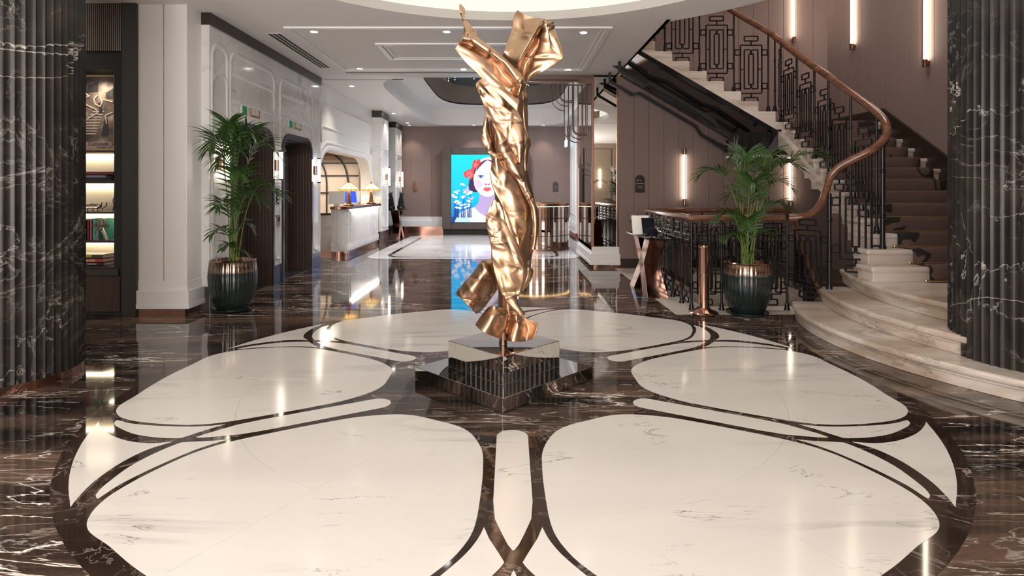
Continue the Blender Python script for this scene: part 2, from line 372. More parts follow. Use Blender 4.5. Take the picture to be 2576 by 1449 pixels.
# ------------------------------------------------------------------ floor
MC = Vector((.013, 4.32, 0)); K = .9925
floor = MB()
for x0, x1, y0, y1 in ((-7,1.86,-5,19.6), (1.86,7.2,-5,6.53), (4.3,7.2,6.53,19.6), (1.86,4.3,10.42,19.6)):
    floor.box(x0, x1, y0, y1, -.1, 0)
floor = structure(floor.link('floor', M['floor']), 'polished dark brown marble floor with white veins')
bd = MB()
for x0, x1, y0, y1 in ((1.86,4.3,6.53,6.98), (1.86,2.3,6.98,9.15), (1.86,4.3,9.15,10.42)): bd.box(x0, x1, y0, y1, -.1, .0012)
bd.link('pale_stone_border', M['stair'], floor)
def arc(r, a0, a1, n): return [(MC.x+r*math.cos(a0+(a1-a0)*k/n), MC.y+r*math.sin(a0+(a1-a0)*k/n)) for k in range(n+1)]
MB().prism(arc(2.71*K, 0, 2*PI, 144)[:-1], -.02, .0005).link('medallion_ground', M['ringdark'], floor)
MB().prism(arc(1.02, 0, 2*PI, 96)[:-1], -.02, .0009).link('medallion_heart', M['floor'], floor)
P_half = [(.797,.46),(.884,.322),(1.0,.232),(1.2,.166),(1.40,.15),(1.65,.149),(1.92,.162),(2.08,.21),(2.2,.284),(2.34,.40),(2.4477,.526),(2.50,.66),(2.495,.80),(2.41,.974),(2.33,1.15),(2.252,1.30)]
Pc = catmull([Vector((a*K, b*K, 0)) for a, b in P_half], 6)
def xy(p, th, s=1): return (MC.x+p.x*math.cos(th)-s*p.y*math.sin(th), MC.y+p.x*math.sin(th)+s*p.y*math.cos(th))
def inlay(name, poly, m): MB().prism(poly, -.01, .0014).link(name, m, floor)
RJ = 1.87*K
ji = next(i for i, p in enumerate(Pc) if p.length > RJ)
E = [(1.0,-.12),(1.72,-.12),(1.87,-.108),(2.0,-.07),(2.14,0),(2.29,.075),(2.40,.19),(2.49,.345),(2.545,.50),(2.575,.62)]
for k in range(6):
    th = math.radians(-90+60*k)
    for s in (1, -1):
        axa = th+s*PI/6
        ax = Vector((math.cos(axa), math.sin(axa))); pr = Vector((math.sin(axa), -math.cos(axa)))*s*.0005
        def on_axis(r): return (MC.x+ax.x*r+pr.x, MC.y+ax.y*r+pr.y)
        inner = [on_axis(Pc[0].length)]+[xy(p, th, s) for p in Pc[1:ji]]
        pj = Pc[ji-1].lerp(Pc[ji], .5); a0 = math.atan2(pj.y, pj.x)
        arcp = [Vector((math.cos(a0+(PI/6-a0)*t/8), math.sin(a0+(PI/6-a0)*t/8), 0)) for t in range(8)]
        inlay('petal_tile', inner+[xy(p*(RJ-.0005), th, s) for p in arcp]+[on_axis(RJ-.0005)], M['cream'])
        outer = [on_axis(RJ+.0005)]+[xy(p*(RJ+.0005), th, s) for p in arcp[::-1]]+[xy(p, th, s) for p in Pc[ji:-1]]+[on_axis(Pc[-1].length)]
        inlay('petal_tile', outer, M['cream'])
        up = [(1.92,.122),(2.0,.142),(2.1,.185),(2.22,.262),(2.33,.345),(2.42,.43),(2.47,.50),(2.49,.52),(2.50,.48),(2.487,.425),(2.45,.345),(2.38,.225),(2.28,.12),(2.19,.055),(2.15,.035),(2.10,.055),(2.0,.098)]
        cr = catmull([Vector((a*K, b*K, 0)) for a, b in up[:9]], 3)[:-1]+catmull([Vector((a*K, b*K, 0)) for a, b in up[8:15]], 3)[:-1]+[Vector((a*K, b*K, 0)) for a, b in up[14:]]
        inlay('crescent_tile', [xy(p, th, s) for p in cr], M['cream'])
    half = [(.937+.089*(1-math.cos(a)), .089*math.sin(a)) for a in [PI/2*t/8 for t in range(1, 9)]]+[(1.4,.089),(1.72,.089),(1.86,.078),(1.97,.045),(2.04,.022),(2.075,.004)]
    pts = [Vector((.937*K, 0, 0))]+[Vector((a*K, b*K, 0)) for a, b in half]
    inlay('spoke_tile', [xy(p, th) for p in pts]+[xy(p, th, -1) for p in pts[:0:-1]], M['cream'])
    sg = catmull([Vector((a*K, b*K, 0)) for a, b in [(2.195,0),(2.31,.045),(2.42,.15),(2.515,.31),(2.565,.455),(2.585,.55)]], 4)
    a1 = math.atan2(sg[-1].y, sg[-1].x); R = 2.64*K
    rim = [Vector((R*math.cos(a1-2*a1*t/16), R*math.sin(a1-2*a1*t/16), 0)) for t in range(1, 16)]
    inlay('rim_tile', [xy(p, th) for p in sg]+[xy(p, th) for p in rim]+[xy(p, th, -1) for p in sg[:0:-1]], M['cream'])
# white inlay of the far hall
o2 = rrect2(-2.98, 1.42, 11.75, 17.75, .55, 10); b2 = rrect2(-2.62, 1.06, 12.02, 17.5, .5, 10); c2 = rrect2(-2.53, .97, 12.11, 17.41, .45, 10)
g = MB().ring([(x, y, .0016) for x, y in o2], [(x, y, .0016) for x, y in b2]); g.link('pale_stone_frame', M['white'], floor)
MB().ring([(x, y, .0013) for x, y in b2], [(x, y, .0013) for x, y in c2]).link('dark_stone_line', M['ringdark'], floor)
MB().prism(c2, -.01, .0016).link('pale_stone_field', M['white'], floor)
# basement stair under the opening
pit = struct_empty('stairwell', 'marble lined stairwell going down behind the iron railing')
q = MB(); q.box(2.26,2.3,6.98,9.15,-2.6,-.1); q.box(2.26,4.34,6.94,6.98,-2.6,-.1); q.box(2.26,4.34,9.15,9.19,-2.6,-.1); q.box(4.3,4.34,6.98,9.15,-2.6,-.1); q.box(2.26,4.34,6.94,9.19,-2.7,-2.6)
q.link('well_lining', M['stair'], pit)
for k in range(12):
    MB().box(3.45, 4.29, 9.14-.17*(k+1), 9.14-.17*k, -.18*(k+1)-.5, -.18*(k+1)).link('well_step', M['stair'], pit)

# ------------------------------------------------------------------ ceiling
ceil = struct_empty('ceiling', 'pale plaster lobby ceiling with a round light cove')
RC, RO = 2.77, 3.42
def cpt(r, a, z): return (MC.x+r*math.cos(a), MC.y+r*math.sin(a), z)
NN = 128
ring = lambda r, z: [cpt(r, 2*PI*k/NN, z) for k in range(NN)]
MB().ring(ring(RO,HC), ring(RC,HC)).ring(ring(RO,HC+.32), ring(RO,HC)).link('cove_border', M['ceil'], ceil)
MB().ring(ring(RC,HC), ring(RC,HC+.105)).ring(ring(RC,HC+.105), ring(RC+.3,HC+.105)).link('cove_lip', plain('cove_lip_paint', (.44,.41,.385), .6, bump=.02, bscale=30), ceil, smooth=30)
MB().ring(ring(RC+.28,HC+.105), ring(RC+.28,HC+.36)).link('cove_glow', M['cove'], ceil, smooth=30)
MB().ring(ring(RC+.28,HC+.36), ring(RC+.20,HC+.36)).link('cove_rim', M['copper'], ceil)
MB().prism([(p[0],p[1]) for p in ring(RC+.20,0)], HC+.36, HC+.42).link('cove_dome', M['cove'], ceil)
a_hi = math.acos((1.95-MC.x)/RO)
def carc(a0, a1, n): return [cpt(RO, a0+(a1-a0)*k/n, 0)[:2] for k in range(n+1)]
left = [(1.95, 10.5), (-7, 10.5), (-7, -5), (MC.x, -5)]+carc(-PI/2, -2*PI+a_hi, 70)
MB().prism(left, HC, HC+.3).link('ceiling_field', M['ceil'], ceil)
a_r = .36
right = [(MC.x, -5), (7.2, -5), (7.2, cpt(RO,a_r,0)[1]), cpt(RO,a_r,0)[:2]]+carc(a_r, -PI/2, 40)[1:-1]+[(MC.x, MC.y-RO)]
MB().prism(right, HC, HC+.3).link('ceiling_field', M['ceil'], ceil)
# far hall ceiling with a stepped opening
def rayring(c, poly_fn, n): return [poly_fn(2*PI*k/n) for k in range(n)]
def rect_hit(c, x0, x1, y0, y1, a):
    dx, dy = math.cos(a), math.sin(a); t = 1e9
    if dx > 1e-9: t = min(t, (x1-c[0])/dx)
    if dx < -1e-9: t = min(t, (x0-c[0])/dx)
    if dy > 1e-9: t = min(t, (y1-c[1])/dy)
    if dy < -1e-9: t = min(t, (y0-c[1])/dy)
    return (c[0]+dx*t, c[1]+dy*t)
def sup(c, hx, hy, a, p):
    dx, dy = math.cos(a), math.sin(a); t = ((abs(dx)/hx)**p+(abs(dy)/hy)**p)**(-1/p); return (c[0]+dx*t, c[1]+dy*t)
cc = (-.45, 14.68)
angs = sorted([2*PI*k/160 for k in range(160)]+[math.atan2(y-cc[1], x-cc[0]) % (2*PI) for x in (-4.2,2.6) for y in (10.5,19.2)])
outer = [rect_hit(cc, -4.2, 2.6, 10.5, 19.2, a) for a in angs]
in1 = [sup(cc, 2.12, 3.98, a, 7) for a in angs]; in2 = [sup((cc[0]+.15,cc[1]+.1), 1.72, 3.0, a, 4) for a in angs]
Z1, Z2, Z3 = HC, HC+.52, HC+1.0
up3 = lambda P, z: [(x, y, z) for x, y in P]
MB().ring(up3(outer,Z1), up3(in1,Z1)).link('far_ceiling_field', M['plaster'], ceil)
MB().ring(up3(in1,Z1), up3(in1,Z2)).link('ceiling_reveal', M['plaster'], ceil, smooth=30)
MB().ring(up3(in1,Z2), up3(in2,Z2)).link('upper_ceiling_field', M['plaster'], ceil)
MB().ring(up3(in2,Z2), up3(in2,Z2+.04)).link('opening_edge', M['soot'], ceil)
in3 = [((x-cc[0])*.86+cc[0], (y-cc[1])*.86+cc[1]) for x, y in in2]
MB().ring(up3(in2,Z2+.04), up3(in3,Z3)).link('opening_reveal', plain('taupe_paint', (.16,.12,.09), .5, var=.1, bscale=5), ceil, smooth=30)
MB().prism(in3, Z3, Z3+.05).link('atrium_glazing', plain('dark_green_glass', (.012,.05,.045), .08, var=.3, bscale=1.5), ceil)
st = MB(); random.seed(3)
for k in range(46): st.ball((cc[0]+random.uniform(-1.3,1.3), cc[1]+random.uniform(-2.3,2.3), Z3-.03), .009, n=6, m=4)
st.link('twinkle_light', M['spotglow'], ceil, kind='stuff')
# mouldings and slot in the lobby ceiling
def moulding(x0, x1, y0, y1, name):
    e = MB()
    for off, wd, dp in ((0,.075,.022),(.105,.03,.012)):
        a, b, c_, d = x0+off, x1-off, y0+off, y1-off
        for r in ((a,b,c_,c_+wd),(a,b,d-wd,d),(a,a+wd,c_+wd,d-wd),(b-wd,b,c_+wd,d-wd)): e.box(*r, HC-dp, HC+.01)
    e.link(name, M['trimw'], ceil, bevel=.006)
moulding(-2.87, 1.30, 7.36, 10.05, 'ceiling_moulding'); moulding(-1.90, .70, 8.18, 9.22, 'ceiling_moulding')
MB().box(-2.9, .1, 10.24, 10.29, HC-.004, HC+.01).link('linear_slot', M['soot'], ceil)
MB().box(-3.5, -2.0, 10.9, 10.92, HC-.004, HC+.01).link('ceiling_joint', M['darkcase'], ceil)
vent = thing('air_vent', 'long slotted black air vent in the lobby ceiling beside the dark cornice', 'vent', (-3.0, 9.1, HC))
v0, v1 = on_plane_z(688,83,HC), on_plane_z(816,170,HC)
MB().box(v0.x-.10, v0.x+.10, v0.y, v1.y, HC-.006, HC+.02).link('frame', M['plaster'], vent)
for k in range(3): MB().box(v0.x-.085+.06*k, v0.x-.045+.06*k, v0.y+.02, v1.y-.02, HC-.008, HC+.02).link('slot', M['soot'], vent)
# upper hall of the stair
hall = struct_empty('ceiling_stair_hall'); MB().box(1.9, 7.2, 3.0, 10.9, 6.3, 6.4).link('ceiling_field', M['ceil'], hall)
MB().box(1.90, 1.95, 7.05, 10.5, HC, 6.3).box(1.9,7.2,2.95,3.0,HC,6.3).link('hall_wall', M['fabric'], hall)

# ------------------------------------------------------------------ walls
# mauve fabric walls by the stair, one panel at a time
wsb = struct_empty('wall_stair_back', 'mauve fabric panelled wall behind the staircase', (1.96, 10.5, 0))
me_p = None
for k in range(14):
    x0 = 1.96+.268*k
    p = MB().box(x0+.002, x0+.266, 10.46, 10.5, 0, 6.3).link('wall_panel', M['fabric'], wsb, bevel=.004) if k == 0 else copy_part(p0, wsb, (.268*k,0,0))
    if k == 0: p0 = p
MB().box(1.96, 5.75, 10.5, 10.56, -.1, 6.3).link('wall_core', M['skirt'], wsb)
structure(MB().box(1.96, 4.3, 10.435, 10.46, 0, .16).link('baseboard_stair_back', M['skirt'], bevel=.004))
wsr = struct_empty('wall_right', 'mauve fabric panelled wall on the outer side of the stair', (5.7, 3, 0))
for k in range(28):
    if k == 0: p0 = MB().box(5.70, 5.74, 3.002, 3.266, 0, 6.3).link('wall_panel', M['fabric'], wsr, bevel=.004)
    else: copy_part(p0, wsr, (0,.268*k,0))
MB().box(5.74, 5.8, -5, 10.6, -.1, 6.3).link('wall_core', M['skirt'], wsr)
# left: white pilaster, elevator wall, reception wall
XW = -3.50
pil = struct_empty('wall_left_pilaster', 'white pilaster between bookcase and elevator wall', (-3.85, 6.6, 0))
xa, xb = at(343,0,6.47).x, at(470,0,6.47).x; xj = at(411,0,6.47).x
MB().box(xa, xj-.006, 6.47, 7.1, .384, HC).link('pilaster_panel', M['plaster'], pil, bevel=.004)
MB().box(xj+.006, xb, 6.47, 6.95, .384, HC).link('pilaster_panel', M['plaster'], pil, bevel=.004)
MB().box(xa+.02, xb-.03, 6.50, 6.95, 0, HC).link('pilaster_core', M['soot'], pil)
for (e, z0, z1) in ((.006,.283,.384),(.035,.137,.283),(.042,.08,.137)):
    MB().box(xa-e*.3, xb+e, 6.47-e, 6.90, z0, z1).link('plinth_block', M['trimw'], pil, bevel=.006)
MB().box(xa, xb-.01, 6.455, 6.9, 0, .075).link('plinth_base', M['bronze'], pil)
def arch_outline(y0, y1, zt, r, n=8):
    out = [(y0, 0), (y0, zt-r)]
    out += [(y0+r-r*math.cos(PI/2*t/n), zt-r+r*math.sin(PI/2*t/n)) for t in range(1, n+1)]
    out += [(y1-r+r*math.sin(PI/2*t/n), zt-r+r*math.cos(PI/2*t/n)) for t in range(0, n+1)]
    return out+[(y1, 0)]
YE0, YE1 = 6.78, 10.75
yp = lambda x: XW*FPX/(x-VX)
E1 = (yp(583), yp(686.5)); E2 = (yp(708), yp(783))
ew = struct_empty('wall_left_elevators', 'white marble wall with moulded panels and two elevator openings', (XW, YE0, 0))
poly = [(YE0, .27)]+[(E1[0],.27)]+arch_outline(*E1, 2.28, .27)[1:-1]+[(E1[1],.27),(E2[0],.27)]+arch_outline(*E2, 2.28, .27)[1:-1]+[(E2[1],.27),(YE1,.27),(YE1,HC-.14),(YE0,HC-.14)]
MB().prism(poly, XW-.36, XW, 'x').link('marble_cladding', M['white'], ew)
for a, b in ((YE0,E1[0]),(E1[1],E2[0]),(E2[1],YE1)): MB().box(XW-.36, XW+.006, a, b, 0, .27).link('base_block', M['portal'], ew, bevel=.004)
MB().box(XW-.3, XW+.02, YE0-.01, YE1+.02, HC-.14, HC).link('cornice', M['crown'], ew, bevel=.004)
def wall_frame(y0, y1, z0, z1, r, rad=.034, name='panel_moulding'):
    pts = [Vector((XW+.004, y, z)) for y, z in ((y0,z0),(y1,z0),(y1,z1),(y0,z1))]
    MB().tube(fillet(pts, r, 6), .014, 10, closed=True, up=(1,0,0), ry=rad).link(name, M['white'], ew, smooth=60)
for y0, y1, z1 in ((E1[0]-.05, E1[1]+.04, 3.12), (E2[0]-.05, E2[1]+.05, 3.10)):
    pts = [Vector((XW+.004, y, z)) for y, z in ((y0,.28),(y0,z1),(y1,z1),(y1,.28))]
    MB().tube(fillet(pts, .2, 6, closed=False), .014, 10, up=(1,0,0), ry=.034).link('panel_moulding', M['white'], ew, smooth=60)
for a, b in (E1, E2):
    for z in (2.52, 2.86):
        pts = [Vector((XW+.004, y, zz)) for y, zz in ((a-.05,z-.32),(a-.05,z),(b+.04,z),(b+.04,z-.32))]
        MB().tube(fillet(pts, .2, 6, closed=False), .012, 10, up=(1,0,0), ry=.03).link('panel_moulding', M['white'], ew, smooth=60)
wall_frame(YE0+.06, E1[0]-.12, .32, 3.12, .17); wall_frame(YE0+.06, E1[0]-.12, 1.3, 2.78, .17, .014); wall_frame(E2[1]+.11, YE1-.06, .32, 3.05, .12)
wall_frame(E1[1]+.09, E2[0]-.09, .36, 1.0, .05, .012)
for i, (a, b) in enumerate((E1, E2)):
    d = thing('elevator', ('elevator with ribbed brown doors standing behind the left potted palm', 'elevator with ribbed brown doors nearest the reception desk')[i], 'elevator', (XW, (a+b)/2, 0), 'elevators')
    O = arch_outline(a, b, 2.28, .27); I = arch_outline(a+.055, b-.055, 2.225, .22)
    p = MB(); n = len(O)
    p.add([(XW+.03,y,z) for y, z in O]+[(XW+.03,y,z) for y, z in I], [(j, j+1, n+j+1, n+j) for j in range(n-1)])
    p.add([(XW+.03,y,z) for y, z in I]+[(XW+.02,y,z) for y, z in I], [(j, j+1, n+j+1, n+j) for j in range(n-1)])
    p.add([(XW+.03,y,z) for y, z in O]+[(XW-.02,y,z) for y, z in O], [(j, j+1, n+j+1, n+j) for j in range(n-1)])
    p.link('portal', M['portal'], d, smooth=40)
    prev = None; rv = MB()
    for s_ in range(8):
        e = .055+.011*s_; d0, d1 = XW+.03-.047*s_, XW+.03-.047*(s_+1)
        for e2, da, db in ((e, d0, d1), ):
            J = arch_outline(a+e2, b-e2, 2.28-e2, .22); J2 = arch_outline(a+e2+.011, b-e2-.011, 2.28-e2-.011, .21); K3 = arch_outline(a+e2+.02, b-e2-.02, 2.28-e2-.02, .20); n = len(J)
            fs = [(j, j+1, n+j+1, n+j) for j in range(n-1)]
            rv.add([(da,y,z) for y, z in J]+[(db,y,z) for y, z in J], fs); rv.add([(db,y,z) for y, z in J]+[(db,y,z) for y, z in K3], fs); rv.add([(db,y,z) for y, z in K3]+[(db-.012,y,z) for y, z in K3], fs); rv.add([(db-.012,y,z) for y, z in K3]+[(db-.012,y,z) for y, z in J2], fs)
    rv.link('stepped_reveal', M['door'], d)
    for s_ in range(2):
        y0, y1 = (a+.05, (a+b)/2-.004) if s_ == 0 else ((a+b)/2+.004, b-.05)
        dd = MB().box(XW-.40, XW-.355, y0, y1, .01, 2.05).link('door_leaf', M['door'], d)
        rib = MB(); nr = 7
        for j in range(nr):
            yy = y0+(y1-y0)*(j+.5)/nr; wv = (y1-y0)/nr*(.36 if j % 2 else .22); rib.box(XW-.356, XW-.335-(.008 if j % 2 else 0), yy-wv, yy+wv, .012, 2.04)
        rib.link('door_rib', M['door'], dd, bevel=.006)
    MB().box(XW-.42, XW+.0, a+.05, b-.05, -.02, .006).link('threshold', M['portal'], d)
    yc = a+.36*(b-a)
    sg = thing('exit_sign', ('green emergency exit sign over the palm side elevator', 'green emergency exit sign over the far elevator')[i], 'sign', (XW, yc-.12, 2.45), 'green signs over the elevators')
    MB().box(XW, XW+.010, yc-.22, yc-.02, 2.39, 2.53).link('sign_plate', M['paper'], sg)
    MB().box(XW+.010, XW+.012, yc-.18, yc-.06, 2.39, 2.53).link('green_panel', emit('exit_green', (.015,.10,.045), .8), sg)
    MB().box(XW+.0105, XW+.012, yc-.215, yc-.195, 2.39, 2.53).link('white_edge', M['trimw'], sg)
    ind = thing('floor_indicator', ('steel framed floor indicator over the palm side elevator', 'steel framed floor indicator over the far elevator')[i], 'indicator', (XW, yc+.2, 2.45), 'floor indicators over the elevators')
    MB().box(XW, XW+.012, yc+.05, yc+.34, 2.39, 2.53).link('bezel', M['bronze'], ind, bevel=.004)
    for s_ in range(2): MB().box(XW+.012, XW+.014, yc+.075+.12*s_, yc+.185+.12*s_, 2.41, 2.51).link('display', M['paper'], ind)
call = thing('call_panel', 'dark elevator call panel with round buttons on the marble pier', 'control panel', (XW, 8.75, 1.25))
MB().box(XW, XW+.012, 8.70, 8.80, 1.18, 1.42).link('plate', M['tablet'], call, bevel=.004)
for s_ in range(4): MB().ball((XW+.013, 8.75, 1.22+.055*s_), .016, n=10, m=6).link('button', M['trimw'], call)
c2_ = thing('card_reader', 'slim bronze key card reader below the elevator call panel', 'card reader', (XW, 8.75, .95))
MB().box(XW, XW+.03, 8.69, 8.80, .86, 1.02).link('plate', M['bronze'], c2_, bevel=.004); MB().box(XW+.03, XW+.034, 8.72, 8.77, .92, .99).link('window', M['tablet'], c2_)
# wall lights on the marble
def marble_sconce(x, y, z, L, label):
    s_ = thing('wall_light', label, 'wall light', (x, y, z), 'tube lights on the marble piers')
    MB().box(x, x+.05, y-.05, y+.05, z-.08, z+.08).link('bracket', M['bronze'], s_, bevel=.004)
    t = MB().lathe([(.026,-L/2),(.026,L/2)], (x+.095,y,z), 16).link('tube', M['glow'], s_, smooth=40)
    for q_ in (-1, 1): MB().lathe([(.03,-.012),(.03,.012)], (x+.095,y,z+q_*L/2), 16).link('cap', M['darkbronze'], s_, smooth=40)
marble_sconce(XW, 7.02, 1.72, .42, 'glowing tube wall light on the white marble behind the left palm')
marble_sconce(XW, 8.66, 1.76, .42, 'glowing tube wall light on the marble pier between the elevators')
marble_sconce(XW, 10.38, 1.74, .42, 'glowing tube wall light on the marble pier before the reception arch')
# reception wall with arched opening
XR = -3.60
rw = struct_empty('wall_left_reception', 'smooth white wall with an arched opening over the reception desk', (XR, 10.75, 0))
A0, A1 = 10.95, 15.05
O = arch_outline(A0, A1, 2.18, .7, 12)
MB().prism([(10.75,0)]+O+[(15.2,0),(15.2,HC),(10.75,HC)], XR-.25, XR, 'x').link('plaster_face', M['plaster'], rw)
for rr, gr in ((.05,.05),(.03,.15)):
    Q = arch_outline(A0-gr, A1+gr, 2.18+gr, .75, 12)
    MB().tube([(XR+.004,y,z) for y, z in Q], .02, 10, up=(1,0,0), ry=rr).link('arch_moulding', M['plaster'], rw, smooth=60)
for z in (2.62, 3.05):
    pts = [Vector((XR+.004, y, zz)) for y, zz in ((11.05,2.3),(11.05,z),(15.0,z),(15.0,2.3))]
    MB().tube(fillet(pts, .35, 8, closed=False), .022, 8, up=(1,0,0)).link('panel_moulding', M['plaster'], rw, smooth=60)
# alcove behind the arch
al = struct_empty('wall_reception_alcove', 'cream lined alcove with a curved black lattice', (-4.8, 13.2, 0))
cream = plain('cream_alcove_lining', (.62,.52,.43), .6, var=.06, bscale=3)
MB().box(-6.2, -3.86, 15.4, 15.5, 0, 2.5).box(-6.2,-6.1,10.75,15.4,0,2.5).link('lining', cream, al)
MB().box(-6.2, -3.86, 10.75, 15.5, 2.45, 2.5).link('alcove_ceiling', cream, al)
for k in range(14): MB().box(-6.1, -3.86, 11.2+.3*k, 11.27+.3*k, 2.27, 2.31).link('ceiling_slat', M['bronze'], al)
for x in (-3.72, -4.28, -4.84, -5.4):
    pts = [Vector((x, 15.37, .0)), Vector((x, 15.37, 1.55))]+[Vector((x-.42*(1-math.cos(PI/2*t/8)), 15.37, 1.55+.75*math.sin(PI/2*t/8))) for t in range(1, 9)]
    MB().tube(pts, .016, 4, up=(0,1,0)).link('lattice_rib', M['soot'], al)
for z in (1.32, 1.77, 2.1): MB().box(-6.1, -3.86, 15.35, 15.39, z-.013, z+.013).link('lattice_bar', M['soot'], al)
add_light('alcove_lamp', 'AREA', (-4.9, 13.6, 2.2), 60, (1, .88, .74), 1.2, shape='RECTANGLE', size_y=2.5)
# far pilasters on the left
def far_pilaster(name, y0, y1, x1, label):
    p = struct_empty(name, label, (x1, y0, 0))
    MB().box(-3.9, x1, y0, y1, .3, HC-.17).link('marble_cladding', M['white'], p, bevel=.004)
    MB().box(-3.9, x1+.012, y0-.012, y1+.012, 0, .3).link('base_block', M['portal'], p, bevel=.004)
    MB().box(-3.9, x1+.015, y0-.015, y1+.015, HC-.17, HC).link('cornice', M['crown'], p, bevel=.004)
    for z0, z1 in ((.4,1.55),(1.62,2.4),(2.47,3.2)):
        pts = [Vector((x1+.003,y,z)) for y, z in ((y0+.1,z0),(y1-.1,z0),(y1-.1,z1),(y0+.1,z1))]
        MB().tube(fillet(pts, .1, 5), .014, 6, closed=True, up=(1,0,0)).link('panel_moulding', M['white'], p, smooth=60)
far_pilaster('wall_left_pier_1', 15.2, 16.1, -3.36, 'white marble pier beside the reception desk')
far_pilaster('wall_left_pier_2', 17.7, 18.7, -3.48, 'white marble pier behind the animal figurines')
structure(MB().box(-3.86, -3.80, 16.1, 17.7, 0, HC).link('wall_left_mirror', M['mirror']), 'mirror panel between the two white piers')
structure(MB().box(-3.95, -3.9, 15.2, 19.2, 0, HC).link('wall_left_far', M['fabric']))
marble_sconce(-3.36, 15.75, 1.74, .5, 'glowing tube wall light on the pier beside the reception desk')
marble_sconce(-3.48, 18.3, 1.72, .5, 'glowing tube wall light on the pier behind the figurines')
# far wall
bw = struct_empty('wall_back', 'mauve fabric end wall of the far hall', (0, 19, 0))
for k in range(9):
    if k == 0: p0 = MB().box(-3.9+.001, -3.9+.665, 18.96, 19.0, 0, HC).link('wall_panel', M['fabric'], bw)
    else: copy_part(p0, bw, (.667*k,0,0))
MB().box(-4.2, 2.6, 19.0, 19.1, 0, HC+.6).link('wall_core', M['fabric'], bw)
bb = struct_empty('baseboard_back', 'white stepped baseboard over a bronze plinth along the end wall')
for x0, x1 in ((-3.9,-2.15),(.60,1.96)):
    MB().box(x0, x1, 18.93, 18.97, .40, .52).link('top_board', M['trimw'], bb, bevel=.005); MB().box(x0, x1, 18.90, 18.97, .2, .40).link('lower_board', M['trimw'], bb, bevel=.005)
    MB().box(x0, x1, 18.915, 18.97, 0, .2).link('plinth_strip', M['copper'], bb)
# right hand wall of the far hall
rw2 = struct_empty('wall_right_far', 'white fluted pier and mirror strips on the right of the far hall', (2.1, 15, 0))
MB().box(1.96, 2.7, 17.2, 19.0, .0, HC).link('fluted_pier', M['trimw'], rw2, bevel=.005)
for k in range(4): MB().box(1.94, 1.97, 17.35+.42*k, 17.6+.42*k, .62, HC-.2).link('pier_flute', M['plaster'], rw2, bevel=.01)
for k in range(8):
    y0 = 12.7+.56*k
    MB().box(2.16, 2.2, y0, y0+.5, .58, HC).link('wall_strip', (M['smoke'], M['trimw'], M['smoke'], M['portal'])[k % 4], rw2)
MB().box(2.2, 2.3, 12.6, 17.2, 0, HC).link('wall_core', M['trimw'], rw2)
for e, z0, z1 in ((.02,.42,.58),(.05,.14,.42),(.065,.1,.14)):
    MB().box(1.96-e, 2.7, 17.2-e, 19.0, z0, z1).box(2.16-e, 2.5, 12.6, 17.2, z0, z1).link('stepped_base', M['trimw'], rw2, bevel=.006)
MB().box(1.95, 2.7, 17.19, 19, 0, .1).box(2.14,2.5,12.6,17.2,0,.1).link('plinth_strip', M['bronze'], rw2)
# mirror pier by the stair
mp = struct_empty('wall_mirror_pier', 'bronze framed mirror pier on a stepped white base', (1.7, 10.5, 0))
PX0, PX1 = 1.485, 1.955
MB().box(PX0, PX1, 10.5, 12.6, .3, HC).link('pier_core', M['crown'], mp)
MB().box(PX0+.03, PX1-.03, 10.485, 10.5, .3, HC-.03).link('mirror_front', M['mirror'], mp)
MB().box(PX0-.012, PX0, 10.56, 12.55, .3, HC-.03).link('mirror_side', M['mirror'], mp)
for x in (PX0-.02, PX1-.035): MB().box(x, x+.045, 10.465, 10.53, .3, HC).link('corner_frame', M['bronze'], mp, bevel=.004)
MB().box(PX0-.02, PX0+.02, 12.5, 12.6, .4, HC).link('corner_frame', M['bronze'], mp)
for e, z0, z1 in ((.012,.25,.373),(.045,.11,.25),(.055,.05,.11)):
    MB().box(PX0-e, PX1+e*.4, 10.46-e, 12.6, z0, z1).link('base_block', M['trimw'], mp, bevel=.006)
MB().box(PX0+.02, PX1, 10.47, 12.6, 0, .05).link('plinth_strip', M['copper'], mp)
beam = MB().box(.2, PX1, 10.5, 10.62, HC-.13, HC).link('trim_1', M['smoke']); structure(beam, 'bronze mirrored beam under the lobby ceiling')
M['hallpanel'] = plain('cream_hall_panel', (.30,.235,.165), .45, var=.08, bscale=4)
# hall behind the viewpoint
wb = struct_empty('wall_front', 'dim hall wall behind the viewpoint')
MB().box(-7, 7.2, -5.1, -5, 0, HC).link('hall_wall', plain('warm_plaster', (.34,.27,.21), .6, var=.1, bscale=2), wb)
for k in range(5): MB().box(1.3+1.1*k, 2.3+1.1*k, -5.0, -4.95, .3, 3.2).link('hall_panel', M['hallpanel'], wb, bevel=.01)
for k in range(3): MB().lathe([(.04,1.5),(.04,2.3)], (2.9+1.1*k,-4.9,0), 12).link('hall_tube_light', M['glow'], wb)
structure(MB().box(-7.1, -7, -5, 10.8, 0, HC).link('wall_left_hall', plain('warm_plaster_side', (.2,.16,.13), .6, var=.1, bscale=2)))

# ------------------------------------------------------------------ fluted columns
def column(x, y, label, sx):
    c = struct_empty('column', label, (x, y, 0))
    nf = 60
    MB().lathe([(.57,.06),(.57,HC+.3)], (x,y,0), nf*6, rf=lambda a, z: 1-.027*abs(math.sin(nf*a/2))**.8).link('fluted_shaft', M['column'], c, smooth=50)
    MB().lathe([(.562,0),(.562,.06)], (x,y,0), 96).link('base_band', M['copper'], c, smooth=40)
column(-3.85, 4.32, 'fluted black marble column beside the lit bookcase', -1)
column(3.95, 4.31, 'fluted black marble column in front of the curved marble steps', 1)

